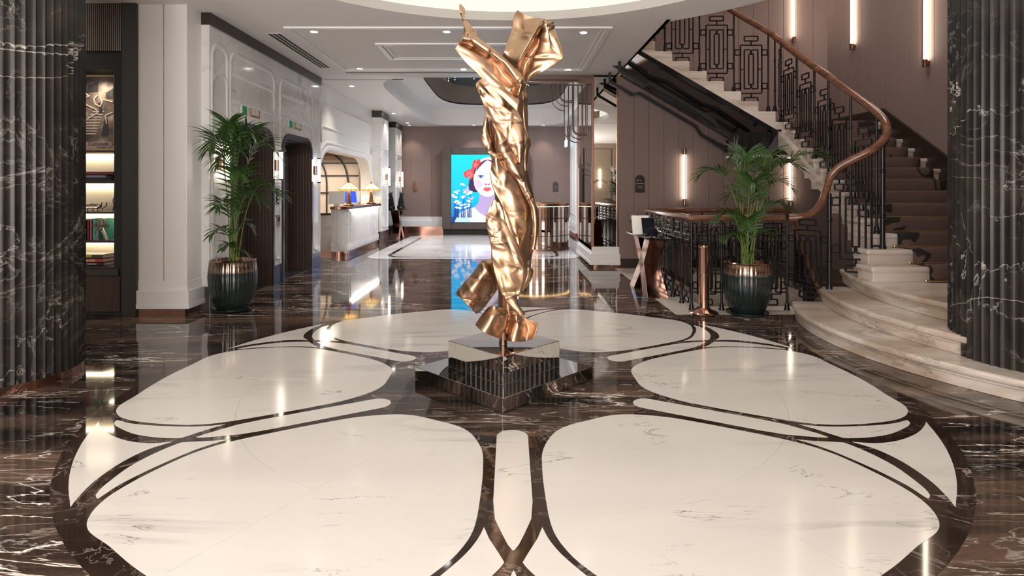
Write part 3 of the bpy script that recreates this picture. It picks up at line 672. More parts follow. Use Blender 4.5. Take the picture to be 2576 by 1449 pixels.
# ------------------------------------------------------------------ bookcase
BX0, BX1, BY = -5.35, -4.13, 6.42
xin = at(290, 0, 6.5).x
bc = thing('bookcase', 'tall dark built-in bookcase with lit shelves beside the fluted column', 'bookcase', (-4.6, 6.6, 0))
zz = lambda y, Y=6.5: EYE-(y-VY)/FPX*Y
MB().box(BX0, BX1, 6.98, 7.05, 0, HC).link('back_board', M['shelfback'], bc)
MB().box(at(306,0,BY).x, BX1, BY, 7.05, 0, HC).link('side_pilaster', M['darkcase'], bc, bevel=.004)
MB().box(xin, at(306,0,BY).x, BY+.06, 7.0, 0, HC-.5).link('side_board', M['soot'], bc)
fp = MB().box(BX0, at(306,0,BY).x, BY+.02, BY+.09, zz(132), HC).link('top_panel', M['soot'], bc)
fl_ = MB(); x = BX0+.01
while x < at(305,0,BY).x: fl_.tube([(x,BY+.02,zz(131)),(x,BY+.02,HC)], .0085, 8, up=(0,1,0)); x += .022
fl_.link('reeding', plain('reeded_metal', (.20,.165,.13), .3, .8, var=.1, bscale=9), fp, smooth=60)
MB().box(BX0, xin+.05, BY+.07, 7.0, zz(175), zz(131)).link('top_board', M['soot'], bc)
for y in (381, 458, 535, 608, 673):
    sh = MB().box(BX0, xin, 6.5, 6.98, zz(y)-.012, zz(y)+.012).link('shelf', M['walnut'], bc)
    if y < 670: MB().box(BX0, xin-.005, 6.93, 6.96, zz(y)-.024, zz(y)-.0125).link('led_strip', M['led'], sh)
MB().box(BX0, xin+.06, BY+.04, 7.0, zz(692), zz(676)).link('ledge', M['darkcase'], bc)
dr = MB().box(BX0, at(294,0,BY).x, BY+.05, 6.95, zz(783), zz(694)).link('drawer', M['walnut'], bc, bevel=.004)
MB().box(BX0, at(306,0,BY).x, BY+.10, 7.0, 0, zz(783)).link('kick_board', M['soot'], bc)
add_light('print_lamp', 'SPOT', (-4.75,6.56,zz(178)), 14, (1,.88,.7), .02, rot=(.25,0,0), spot=2.2)
# framed print in the top compartment (plain generic picture)
pf = thing('framed_print', 'sepia print of curving stone stairs in a gold frame', 'picture', (-4.7, 6.8, zz(377)))
fx0, fx1 = at(196,0,6.8).x-.35, at(286.5,0,6.8).x
MB().box(fx0, fx1, 6.80, 6.86, zz(384,6.8)+.02, zz(183,6.8)).link('frame', plain('antique_gold', (.42,.33,.17), .4, .6, var=.1, bscale=10), pf, bevel=.006)
def make_sepia():
    m, N, L, b = base_mat('sepia_print'); tc = N.new('ShaderNodeTexCoord'); n = N.new('ShaderNodeTexNoise'); n.inputs['Scale'].default_value = 6; n.inputs['Detail'].default_value = 5
    L.new(tc.outputs['Object'], n.inputs['Vector']); r = ramp(N, [(.35, (.03,.02,.016)), (.55, (.12,.085,.065)), (.75, (.38,.29,.23))]); L.new(n.outputs['Fac'], r.inputs[0]); L.new(r.outputs[0], b.inputs['Base Color']); return m
pc0, pc1 = at(205.5,0,6.8).x-.30, fx1-.005
MB().box(pc0, pc1, 6.796, 6.80, zz(357,6.8), zz(194,6.8)).link('print', make_sepia(), pf)
MB().box(pc0, pc1, 6.796, 6.80, zz(374,6.8), zz(357,6.8)).link('caption_band', plain('mauve_paper', (.26,.19,.17), .7, var=.05, bscale=10), pf)
sp = MB()
for k in range(9): sp.box(pc1-.48+.03*k, pc1-.20+.012*k, 6.793, 6.796, zz(338-7*k,6.8), zz(335.5-7*k,6.8))
def pp(P, z): return [Vector((at(x,y,6.79).x, z, at(x,y,6.79).z)) for x, y in P]
for P in (((206,312),(225,296),(245,284),(243,276),(206,258)),((206,250),(224,242),(206,228)),((268,312),(266,290),(284,282)),((245,240),(236,250),(240,262),(252,268),(258,256),(252,244)),((258,250),(284,256))):
    sp.tube(pp(P, 6.793), .006, 4, up=(0,1,0))
sp.link('stair_lines', plain('pale_sepia', (.42,.34,.28), .7, var=.1, bscale=20), pf)
for P in (((263,300),(270,300),(272,340),(255,340)),((247,258),(252,258),(258,282),(250,283)),((222,215),(246,206),(246,230),(218,232)),((266,234),(284,222),(284,248),(266,245))): MB().prism([(p.x,p.z) for p in pp(P,0)], 6.790, 6.7935, 'y').link('dark_shape', M['soot'], pf)
ink = plain('dark_ink', (.03,.02,.02), .7, var=.1, bscale=9)
xt = at(263,0,6.79).x
put_text('Camondo Stairs', .062, ink, pf, (xt, 6.793, zz(366,6.8)), shear=.35)
put_text('ISTANBUL, 1957', .026, ink, pf, (xt, 6.793, zz(372.5,6.8)))
# books
def book(name, x0, x1, z0, z1, col, label, grp, text=None, tcol='paper', y0=6.56, y1=6.86, vertical=False, tilt=0, tsize=.02):
    b = thing('book', label, 'book', ((x0+x1)/2, (y0+y1)/2, z0), grp)
    cm = plain('cover_'+name, col, .4, var=.08, bscale=15); t = .004
    if vertical:
        MB().box(x0, x0+t, y0, y1, z0, z1).box(x1-t, x1, y0, y1, z0, z1).box(x0, x1, y0, y0+t, z0, z1).link('cover', cm, b)
        MB().box(x0+t, x1-t, y0+t, y1-.006, z0+.004, z1-.004).link('pages', M['paper'], b)
        if text: put_text(text, tsize, M[tcol], b, ((x0+x1)/2-tsize*.35, y0-.0008, z1-.02), rot=(PI/2, PI/2, 0), align='LEFT')
    else:
        MB().box(x0, x1, y0, y1, z0, z0+t).box(x0, x1, y0, y1, z1-t, z1).box(x0, x1, y0, y0+t, z0, z1).link('cover', cm, b)
        MB().box(x0+.006, x1-.006, y0+t, y1-.006, z0+t, z1-t).link('pages', M['paper'], b)
        if text: put_text(text, tsize, M[tcol], b, (x1-.14, y0-.0008, (z0+z1)/2-tsize*.35))
    return b
bx = lambda x, Y=6.56: at(x, 0, Y).x
def stack(ytop, ys, xs, items, grp):
    for i, (name, col, label, txt, ts) in enumerate(items):
        book(name, bx(xs[i])-.30, bx(xs[i]), zz(ys[i+1],6.56), zz(ys[i],6.56), col, label, grp, txt, tsize=ts)
T = zz(458)+.0125
h = [.035,.028,.03]
def stack2(zbase, specs, grp):
    z = zbase
    for name, col, hh, x1, label, txt, ts in specs:
        book(name, bx(x1)-.42, bx(x1), z, z+hh, col, label, grp, txt, tsize=ts); z += hh+.0005
stack2(zz(458)+.0125, [('black', (.015,.013,.015), .033, 272, 'flat black book at the bottom of the upper shelf stack', None, .015), ('grey', (.16,.17,.24), .036, 266, 'flat grey blue book in the middle of the upper shelf stack', None, .015), ('maroon', (.16,.03,.025), .036, 285, 'flat maroon book on top of the upper shelf stack', None, .015)], 'books lying on the upper shelf')
stack2(zz(673)+.0125, [('ink', (.012,.012,.014), .037, 262, 'flat black book under the red one on the bottom shelf', 'TREASURES', .022), ('red', (.42,.05,.05), .042, 259, 'flat red book in the middle of the bottom shelf stack', 'SHOES', .034), ('yellow', (.05,.04,.03), .045, 258, 'flat dark book with yellow label topping the bottom shelf stack', None, .02)], 'books lying on the bottom shelf')
yl = MB().box(bx(213), bx(231), 6.555, 6.5595, zz(673)+.108, zz(673)+.132); yl = yl.link('spine_label', plain('yellow_label', (.72,.52,.05), .6, var=.05, bscale=9), [o for o in COL.objects if o.get('label','').startswith('flat dark book')][0])
put_text('THE ART MUSEUM', .0125, ink, yl.parent, (bx(222), 6.554, zz(673)+.116))
zb = zz(608)+.0125
for x0, x1, hh, c, nm, lab, tx in ((204.5,211,.235,(.012,.012,.012),'noir','upright black book nearest the column on the lit shelf','THE DESIGN BOOK'),(211.5,218,.225,(.014,.013,.013),'coal','second upright black book on the lit shelf','DESIGN AND LIFE'),(218.5,225,.225,(.10,.025,.022),'wine','upright wine red book between black and scarlet books',None),(225.5,232,.225,(.45,.06,.06),'scarlet','upright scarlet book beside the teal book',None),(232.5,243,.235,(.04,.36,.27),'teal','upright teal book behind the silver ornament',None)):
    book(nm, bx(x0), bx(x1), zb, zb+hh, c, lab, 'upright books on the lit shelf', tx, vertical=True, tsize=.016)
# silver ornament and wire boat
orn = thing('tree_ornament', 'silver tree shaped ornament leaning beside the teal book', 'ornament', (bx(258), 6.6, zb))
ox = bx(262)
MB().tube([(ox+.06,6.525,zb),(ox+.01,6.525,zb+.10),(ox-.01,6.525,zb+.14)], .02, 6).link('trunk', plain('brushed_silver', (.55,.48,.40), .3, .9, var=.1, bscale=20), orn)
random.seed(5); lf = MB()
for k in range(46):
    a = random.uniform(0, 2*PI); r_ = random.uniform(.01, .07); lf.ball((ox-.015+r_*math.cos(a)*1.2, 6.525+random.uniform(-.02,.02), zb+.17+r_*math.sin(a)*.75), random.uniform(.008,.015), n=6, m=4)
lf.link('foliage', plain('silver_leaf', (.50,.46,.38), .25, .9, var=.3, bscale=30), orn, kind='stuff')
gj = thing('glass_jar', 'small glass jar with blue contents behind the silver ornament', 'jar', (bx(252), 6.535, zb))
MB().lathe([(.03,0),(.035,.02),(.035,.10),(.022,.13),(.024,.14)], (bx(252),6.535,zb), 20).link('body', make_glass('jar_glass', (.8,.85,.95)), gj, smooth=50)
boat = thing('wire_boat', 'dark wire model boat on the middle lit shelf', 'ornament', (bx(233), 6.7, zz(535)+.0125))
zb2 = zz(535)+.0125; wire = MB()
for yy in (6.64, 6.72):
    wire.tube([(bx(206,6.68),yy,zb2+.10),(bx(208,6.68),yy,zb2+.05),(bx(214,6.68),yy,zb2+.03),(bx(252,6.68),yy,zb2+.03),(bx(260,6.68),yy,zb2+.05),(bx(263,6.68),yy,zb2+.10)], .005, 6)
    for xx in (214, 227, 240, 252): wire.tube([(bx(xx,6.68),yy,zb2+.03),(bx(xx,6.68),yy,zb2)], .004, 6)
wire.tube([(bx(206,6.68),6.64,zb2+.06),(bx(263,6.68),6.64,zb2+.06)], .004, 6)
wire.link('wire_hull', M['darkbronze'], boat); MB().ball((bx(235,6.68),6.68,zb2+.055), .10, .03, .035).link('glass_bowl', M['crystal'], boat, smooth=60)
bv = thing('wire_stand', 'slender dark wire stand at the edge of the middle lit shelf', 'ornament', (bx(284), 6.75, zb2))
MB().tube([(bx(289,6.75),6.75,zb2+.17),(bx(284,6.75),6.75,zb2+.12),(bx(287,6.75),6.75,zb2+.06),(bx(284,6.75),6.75,zb2)], .005, 6).link('frame', M['darkbronze'], bv)

# ------------------------------------------------------------------ staircase
SC = thing('staircase', 'marble staircase with curved bottom steps and a brown carpet runner', 'staircase', (4.8, 6.2, 0))
RZ, G, Y0, Z0 = .152, .245, 5.95, .457
CXS, CYS = 5.6, 5.33
def curved_step(k, R, yb, CXS=5.6):
    z0, z1 = RZ*k, RZ*(k+1)
    def outline(r):
        a_b = PI-math.asin(min(.98, (yb-CYS)/r)) if abs(yb-CYS) < r else PI
        a_f = PI+math.asin(min(.98, 2.0/r)) if 2.0 < r else PI+1.3
        pts = [(CXS+r*math.cos(a_b+(a_f-a_b)*t/40), CYS+r*math.sin(a_b+(a_f-a_b)*t/40)) for t in range(41)]
        pts = [p for p in pts if p[0] < 5.6]
        return pts+[(5.69, pts[-1][1]), (5.69, yb)]
    MB().prism(outline(R-.02), z0, z1-.055).link('step_riser', M['stair'], SC, bevel=.006)
    MB().prism(outline(R-.008), z1-.075, z1-.055).link('step_moulding', M['stair'], SC, bevel=.008)
    MB().prism(outline(R+.012), z1-.055, z1).link('step_tread', M['stair'], SC, bevel=.02)
curved_step(0, 2.71, 6.52); curved_step(1, 3.2, 6.60, 6.44); curved_step(2, 4.0, 6.95, 7.6)
XL = [3.70, 3.80, 3.93, 4.02]+[4.09]*4+[4.12, 4.16, 4.2, 4.2, 4.18]
ZL = Z0+13*RZ
for k in range(13):
    y, z = Y0+G*k, Z0+RZ*k
    d = G+.06 if k < 12 else .3
    if k == 0:
        pass
    mb = MB().box(XL[k]+.02, 5.69, y+.02, y+G+.04, z-.12, z+RZ-.05); mb.link('flight_riser', M['stair'], SC, bevel=.006)
    MB().box(XL[k]-.005, 5.69, y-.012, y+G+.04, z+RZ-.055, z+RZ).link('flight_tread', M['stair'], SC, bevel=.018)
prof = []
for k in range(13):
    y, z = Y0+G*k, Z0+RZ*k
    prof += [(y-.028, z+.004) if k else (y-.028, z+.002), (y-.030, z+RZ-.02), (y-.012, z+RZ+.014)]
prof += [(Y0+G*13+.3, ZL+.014)]
cx0, cx1 = 4.27, 5.55
rows = [[(x, y, z) for x in [cx0+(cx1-cx0)*t/8 for t in range(9)]] for y, z in prof]
cr = MB().grid(rows); co = cr.link('carpet_runner', M['carpet'], SC, smooth=50)
sm = co.modifiers.new('thickness', 'SOLIDIFY'); sm.thickness = .012; sm.offset = 0
for k in range(13):
    y, z = Y0+G*k-.040, Z0+RZ*k+.014
    rd = MB().tube([(cx0-.04,y,z),(cx1+.04,y,z)], .008, 8).link('stair_rod', M['brass'], SC, smooth=60)
    for x in (cx0-.045, cx1+.045): MB().ball((x,y,z), .017, n=10, m=6).link('rod_finial', M['brass'], rd, smooth=60)
# stringer, landing, upper flight
sline = lambda y: Z0+RZ/G*(y-Y0)
MB().prism([(5.97,0),(6.78,0),(6.78,.86),(8.6,sline(8.6)-.13),(9.0,sline(8.6)-.05),(9.0,ZL-.05),(5.97,Z0)], 4.06, 4.12, 'x').link('stringer', M['stair'], SC)
MB().prism([(6.78,.86),(8.89,sline(8.89)-.2),(8.89,ZL-.2),(6.78,sline(6.78))], 4.13, 5.69, 'x').link('flight_soffit', M['plaster'], SC)
MB().box(4.12, 5.69, 8.9, 10.46, ZL-.28, ZL-.002).link('landing_slab', M['stair'], SC)
MB().box(3.45, 4.08, 8.82, 8.95, 1.93, 2.27).link('landing_beam', M['black'], SC)
MB().box(3.47, 4.6, 8.84, 9.35, 1.90, 1.93).link('landing_soffit', M['plaster'], SC)
GU = .261
for j in range(10):
    x1, z = 4.04-GU*j, ZL+RZ*j
    MB().prism([(x1-.018,z-.012),(x1-.018,z+RZ-.045),(x1-GU-.018,z+RZ-.045),(x1-GU-.018,z+RZ-.09)], 8.815, 10.46, 'y').link('upper_riser', M['stair'], SC, bevel=.005)
    MB().box(x1-GU-.04, x1-.018, 8.815, 10.46, z+RZ-.045, z+RZ).link('upper_tread', M['stair'], SC, bevel=.003)
    MB().box(x1-GU-.04, x1+.02, 9.0, 10.3, z+RZ, z+RZ+.012).link('upper_carpet', M['carpet'], SC)
ul = lambda x: ZL+RZ/GU*(4.04-x)
MB().prism([(4.12,ZL-.12),(4.04,ZL-.125),(1.5,ul(1.5)-.125),(1.5,ul(1.5)-.005),(4.04,ZL-.005),(4.12,ZL-.02)], 8.818, 8.87, 'y').link('upper_stringer', M['stair'], SC)
MB().prism([(4.12,ZL-.18),(4.04,ZL-.20),(1.5,ul(1.5)-.20),(1.5,ul(1.5)-.11),(4.12,ZL-.10)], 8.84, 10.46, 'y').link('upper_soffit', M['black'], SC)
fr = MB()
for y_, s0 in ((9.3,.0),(10.2,.28)):
    P = [(1.75,-.05),(1.75,-.18),(2.15,-.18),(2.25,-.10),(3.25,-.10),(3.35,-.18),(3.8,-.18),(3.8,-.04)]
    fr.tube([(x, y_, ul(x)-.26+dz*1.2) for x, dz in P], .022, 4, up=(0,1,0))
fr.tube([(1.7,9.7,ul(1.7)-.3),(2.3,9.75,ul(2.3)-.26),(2.5,9.75,ul(2.5)-.34),(3.1,9.7,ul(3.1)-.29),(3.3,9.7,ul(3.3)-.36),(3.9,9.72,ul(3.9)-.3)], .03, 4, up=(0,1,0))
fr.link('soffit_ironwork', M['soot'], SC)
# wall skirting along the stair
sk = struct_empty('baseboard_right', 'dark skirting board climbing along the stair wall')
MB().prism([(5.95,Z0-.1),(8.86,ZL-.3),(10.46,ZL-.3),(10.46,ZL+.2),(8.86,ZL+.2),(5.95,Z0+.38)], 5.66, 5.70, 'x').link('skirting_board', M['skirt'], sk)
MB().prism([(5.70,ZL-.2),(4.1,ZL-.2),(1.96,ul(1.96)-.2),(1.96,ul(1.96)+.33),(4.1,ZL+.2),(5.70,ZL+.2)], 10.43, 10.46, 'y').link('skirting_board', M['skirt'], sk)

# ------------------------------------------------------------------ iron railings
def loop(mb, o, du, up, pts, r, closed=True, fil=.012, depth=None):
    P = [o+du*x+up*z for x, z in pts]
    P = fillet(P, fil, 3, closed) if fil else P
    mb.tube(P, r, 4, closed=closed, up=du.cross(up).normalized())
def R4(x0, x1, z0, z1): return [(x0,z0),(x1,z0),(x1,z1),(x0,z1)]
def iron_panel(parent, o, du, W, h, r=.0075, zs=0.0, kind='A'):
    # W: clear width between posts, h: height of the whole ornament, o: centre foot
    mb = MB(); up = Vector((0,0,1)); du = Vector(du)
    o = Vector(o); a = W*.33; b0, b1 = h*.135, h*.865
    L_ = lambda pts, closed=True, fil=.012: loop(mb, o, du, up, pts, r, closed, fil)
    L_(R4(-a,a,b0,b1))
    L_(R4(-a*.63,a*.63,h*.93,h)); L_(R4(-a*.63,a*.63,0,h*.07))
    L_([(0,h*.07),(0,b0)], False, 0); L_([(0,h*.93),(0,b1)], False, 0)
    c0, c1 = h*.205, h*.795
    L_([(-a*.08,c0),(-a*.63,c0),(-a*.63,c1),(-a*.08,c1)], False); L_([(a*.08,c0),(a*.63,c0),(a*.63,c1),(a*.08,c1)], False)
    L_(R4(-a*.22,a*.22,h*.27,h*.73))
    for z in (h*.24, h*.76): mb.obox(o+up*z, du, up, du.cross(up), .014, h*.03, .012)
    for s_ in (-1, 1):
        mb.obox(o+up*h*.5+du*s_*a*.81, du, up, du.cross(up), a*.19, .006, .008)
        mb.ball(o+up*h*.5+du*s_*a*.81, .011, n=6, m=4)
        for z in (h*.245, h*.755): L_(R4(s_*a if s_ > 0 else -W*.5, W*.5 if s_ > 0 else -a, z-h*.04, z+h*.04))
    if kind == 'B':
        for s_ in (-1, 1):
            L_([(s_*W*.5,h*.60),(s_*a*.45,h*.60),(s_*a*.45,h*.16),(s_*W*.5,h*.16)], False)
            L_([(s_*W*.5,h*.88),(s_*a*.8,h*.88),(s_*a*.8,h*.70),(s_*W*.5,h*.70)], False)
    return mb.link('iron_panel', M['iron'], parent)
def iron_post(parent, x, y, z0, z1, r=.014):
    p = MB().tube([(x,y,z0),(x,y,z1)], r, 8); p.lathe([(.034,0),(.034,.02),(.024,.035),(.028,.05),(.018,.085),(.016,.09)], (x,y,z0), 10)
    for z in (z0+(z1-z0)*.3, z0+(z1-z0)*.72): p.lathe([(r,-.02),(r+.006,-.008),(r+.006,.008),(r,.02)], (x,y,z), 8, cap=False)
    return p.link('post', M['iron'], parent, smooth=50)
# landing railing round the stairwell
RX, RY0, RY1, RH = 2.10, 6.77, 9.25, 1.07
lr = thing('stairwell_railing', 'black iron railing with wooden handrail around the stairwell', 'railing', (RX, RY0, 0))
hand = [(4.42,9.25,RH),(RX+.07,RY1,RH),(RX,RY0,RH),(3.20,6.77,RH)]
path = [Vector(p) for p in ((4.42,9.25,RH),(3.4,9.25,RH),(2.24,9.25,RH),(2.17,9.18,RH),(2.135,8.2,RH),(2.105,6.85,RH),(2.11,6.77,RH),(2.18,6.765,RH),(2.8,6.765,RH),(3.18,6.765,RH))]
MB().tube(path, .036, 12, ry=.042).link('handrail', M['rail'], lr, smooth=60)
# sweeping stair handrail
srp = [(1985,548,6.765),(2022,545,6.70),(2050,530,6.6),(2070,503,6.5),(2080,470,6.43),(2090,443,6.38),(2112,420,6.34),(2148,400,6.28),(2185,382,6.22),(2215,360,6.2),(2230,337,6.22),(2228,310,6.30),(2208,285,6.5),(2160,247,6.85),(2100,203,7.34),(2020,148,8.1),(1953,96,8.78),(1938,84,8.83),(1880,50,8.82),(1830,20,8.82),(1760,-21,8.82),(1660,-80,8.82)]
sr = thing('stair_railing', 'black iron stair railing with a sweeping red brown wooden handrail', 'railing', (4.05, 6.4, .5))
sp_ = catmull([at(*p) for p in srp], 6)
MB().tube(sp_, .042, 12, ry=.046).link('handrail', M['rail'], sr, smooth=60)
def rail_z_at(fn):
    return min(sp_, key=fn)
# posts and panels: front of the stairwell
fx = [2.11, 2.46, 2.86, 3.22]
for x in fx: iron_post(lr, x, 6.77, 0, RH-.03)
for a, b in zip(fx[:-1], fx[1:]): iron_panel(lr, ((a+b)/2, 6.77, .06), (1,0,0), b-a-.03, .93, kind='B')
fy = [7.19, 7.61, 8.03, 8.45, 8.87, 9.25]
for i, y in enumerate(fy):
    t = (y-RY0)/(RY1-RY0); iron_post(lr, 2.11+.06*t, y, 0, RH-.03)
for a, b in zip([6.77]+fy[:-1], fy): iron_panel(lr, (2.11+.06*((a+b)/2-RY0)/(RY1-RY0), (a+b)/2, .06), (0,1,0), b-a-.03, .93, kind='A')
bxs = [2.60, 3.05, 3.5, 3.95, 4.40]
for x in bxs: iron_post(lr, x, 9.25, 0, RH-.03)
for a, b in zip([2.17]+bxs[:-1], bxs): iron_panel(lr, ((a+b)/2, 9.25, .06), (1,0,0), b-a-.03, .93, kind='A')
MB().tube([(4.42,9.25,RH),(4.36,9.0,RH-.15),(4.05,7.1,-.55)], .034, 10).link('descending_handrail', M['rail'], lr, smooth=60)
for k in range(5): iron_post(lr, 4.36-.07*k, 8.9-.4*k, -.35-.4*k, .78-.3*k)
for k in range(4): iron_panel(lr, (4.33-.07*k, 8.7-.4*k, -.25-.36*k), (.17,.985,0), .36, .85, kind='A')
# newel section of the stair railing
n1, n2 = Vector((3.52,6.42,.304)), Vector((4.03,6.30,.761))
iron_post(sr, *n1[:2], n1.z, 1.36, .024); iron_post(sr, *n2[:2], n2.z, 1.93, .026)
iron_post(sr, n2.x+.035, n2.y+.05, n2.z, 1.93, .018)
mid = (n1+n2)/2; du = Vector((n2.x-n1.x, n2.y-n1.y, 0)); wd = du.length; du.normalize()
iron_panel(sr, (mid.x, mid.y, .50), du, wd-.05, 1.02, .009)
q1 = Vector((3.22,6.77,0)); du = Vector((n1.x-q1.x, n1.y-q1.y, 0)); wd = du.length; du.normalize(); mid = (q1+n1)/2
iron_panel(sr, (mid.x, mid.y, .18), du, wd-.03, .88, .009)
# lower flight balustrade
XB = 4.06
ys = [6.45+.49*k for k in range(6)]
def hz_y(y): return min(sp_[60:104], key=lambda p: abs(p.y-y)).z
for i, y in enumerate(ys):
    k = int((y-Y0)/G); iron_post(sr, XB+(.08 if y > 7.6 else 0), y, Z0+RZ*(k+1), hz_y(y)-.03)
for a, b in zip(ys[:-1], ys[1:]):
    k = int((a+.12-Y0)/G); m_ = (a+b)/2
    iron_panel(sr, (XB+(.08 if m_ > 7.6 else 0), m_, sline(m_)+RZ+.02), (0,1,0), b-a-.03, 1.02)
# upper flight balustrade
xs = [4.02, 3.92]+[3.92-.522*k for k in range(1, 5)]
def hz_x(x): return 1.0
up_rail = [p for p in sp_ if p.y > 8.75]
def hx(x): return min(up_rail, key=lambda p: abs(p.x-x)).z
for x in xs:
    j = max(0, int((4.04-x)/GU)); iron_post(sr, x, 8.84, ZL+RZ*(j+1), hx(x)-.03, .013)
for a, b in zip(xs[1:-1], xs[2:]):
    j = int((4.04-a)/GU); m_ = (a+b)/2
    iron_panel(sr, (m_, 8.84, ul(m_)+RZ*.6-.02), (1,0,0), a-b-.03, 1.0, .0085)
iron_panel(sr, (4.1, 8.86, ZL+.1), (0.3,.95,0), .2, 1.0, .0085)

# ------------------------------------------------------------------ stair wall lights
def stair_light(c, L, nrm, label):
    c = Vector(c); n = Vector(nrm); s_ = thing('wall_light', label, 'wall light', c, 'long tube lights on the stair walls')
    up = Vector((0,0,1))
    MB().lathe([(.026,-L/2),(.026,L/2)], c+n*.05, 16).link('tube', M['glow'], s_, smooth=40)
    MB().lathe([(.008,-L/2-.05),(.008,L/2+.05)], c+n*.09, 10).link('rod', M['bronze'], s_, smooth=40)
    side = n.cross(up)
    for z, e in ((-L/2-.045,.0),(L/2+.045,.0)):
        MB().lathe([(.034,-.05),(.03,.05)], c+n*.055+up*z, 14).link('cap', M['bronze'], s_, smooth=40)
        MB().obox(c+n*.02+up*z, side, up, n, .02, .03, .02).link('bracket', M['bronze'], s_)
q = at(1720, 445, 10.46); stair_light((q.x,10.46,q.z), .80, (0,-1,0), 'tube wall light over the stairwell beside the arched dark sign')
q = at(1986, 457, 10.46); stair_light((q.x,10.46,q.z), .68, (0,-1,0), 'tube wall light behind the right palm under the stair')
q = at(1994, 0, 10.46); stair_light((q.x,10.46,4.9), 1.55, (0,-1,0), 'long tube light above the upper flight of the stair')
q = at(2145, 110, 9.6); stair_light((5.70,9.62,q.z+.75), 1.5, (-1,0,0), 'long tube light high over the stair landing')
q = at(2332, 150, 7.9); stair_light((5.70,7.92,q.z+.75), 1.5, (-1,0,0), 'long tube light high on the wall nearest the column')

# ------------------------------------------------------------------ sculpture
SX, SY = -.045, 4.29
sc = thing('twisted_metal_sculpture', 'tall sculpture of crumpled twisting copper gold metal sheet on mirrored plinth', 'sculpture', (SX, SY, .29))
def ridge(p, sc_, seed):
    q = Vector((p.x*sc_[0]+seed, p.y*sc_[1], p.z*sc_[2]+seed*.7))
    return 1-2*abs(noise.noise(q))
def sheet(rows, depths, nu=8, nv=10, amp=.016, seed=0.0, rot=.6, fine=.3, folds=None, name='metal_sheet', knots=(), crease=1.0):
    n = len(rows[0]); nu = max(nu, int(38/(n-1))); nv = max(6, min(14, int(110/(len(rows)-1)))); rc = random.Random(int(seed*10)+5)
    G0 = []
    for i, r in enumerate(rows):
        d = depths[i] if isinstance(depths[0], (tuple, list)) else depths
        G0.append([at(x, y, SY+d[j]) for j, (x, y) in enumerate(r)])
    colsI = [catmull(list(c), nu) for c in zip(*G0)]
    rowsI = [catmull([c[i] for c in colsI], nv) for i in range(len(colsI[0]))]
    m, k = len(rowsI), len(rowsI[0]); out = []
    ca, sa = math.cos(rot), math.sin(rot)
    area = sum((rowsI[i][-1]-rowsI[i][0]).length for i in range(m))/m*sum((rowsI[i+1][k//2]-rowsI[i][k//2]).length for i in range(m-1))
    cl = []
    for q_ in range(int(area/.0050*crease)):
        c = rowsI[rc.randrange(m)][rc.randrange(k)]; a = -.95+rc.gauss(0, .45)+1.2*(rc.random() < .2)
        cl.append((c.x, c.z, math.cos(a), math.sin(a), rc.uniform(.08,.26), rc.uniform(.018,.06), rc.choice((-1,1,1))*rc.uniform(.003,.012)))
    for kx, ky, kr, kn in knots:
        for q_ in range(int(kn*.6)):
            c = at(kx+rc.gauss(0,kr*.6), ky+rc.gauss(0,kr*.6), SY); a = rc.uniform(0, PI)
            cl.append((c.x, c.z, math.cos(a), math.sin(a), rc.uniform(.02,.07), rc.uniform(.008,.018), rc.choice((-1,1))*rc.uniform(.004,.010)))
    for i in range(m):
        rr = []
        for j in range(k):
            p = rowsI[i][j]
            du = rowsI[i][min(j+1,k-1)]-rowsI[i][max(j-1,0)]; dv = rowsI[min(i+1,m-1)][j]-rowsI[max(i-1,0)][j]
            nn = du.cross(dv)
            nn = nn.normalized() if nn.length > 1e-9 else Vector((0,-1,0))
            if nn.y > 0: nn = -nn
            # folds run along a slanted direction
            q = Vector((p.x*ca+p.z*sa, p.y, -p.x*sa+p.z*ca))
            edge = min(1.0, 5*min(j, k-1-j)/(k-1))
            wv = noise.noise(Vector((q.x*6+seed, p.y*2, q.z*2.2-seed)))
            rg = ridge(q, (7, 2, 2.4), seed)
            rg2 = ridge(q, (17, 5, 7), seed+9)
            gate = max(0, noise.noise(Vector((p.x*3.1+seed*2, seed, p.z*3.1)))+.15)
            d = amp*(.9*wv+1.2*rg*(.3+gate)+fine*.5*rg2*gate*1.6)
            for cx_, cz_, c_, s__, L_, W_, A_ in cl:
                ex, ez = p.x-cx_, p.z-cz_; s2 = abs(-ex*s__+ez*c_)
                if s2 < W_:
                    t2 = (ex*c_+ez*s__)/L_
                    if -1 < t2 < 1: d += A_*(1-s2/W_)**1.4*(1-t2*t2)
            if folds: d += folds(i/(m-1), j/(k-1))
            rr.append(p+nn*d*(.35+.65*edge))
        out.append(rr)
    o = MB().grid(out).link(name, M['sculpt'], sc, smooth=75)
    s_ = o.modifiers.new('thickness', 'SOLIDIFY'); s_.thickness = .006; s_.offset = 0
    return o
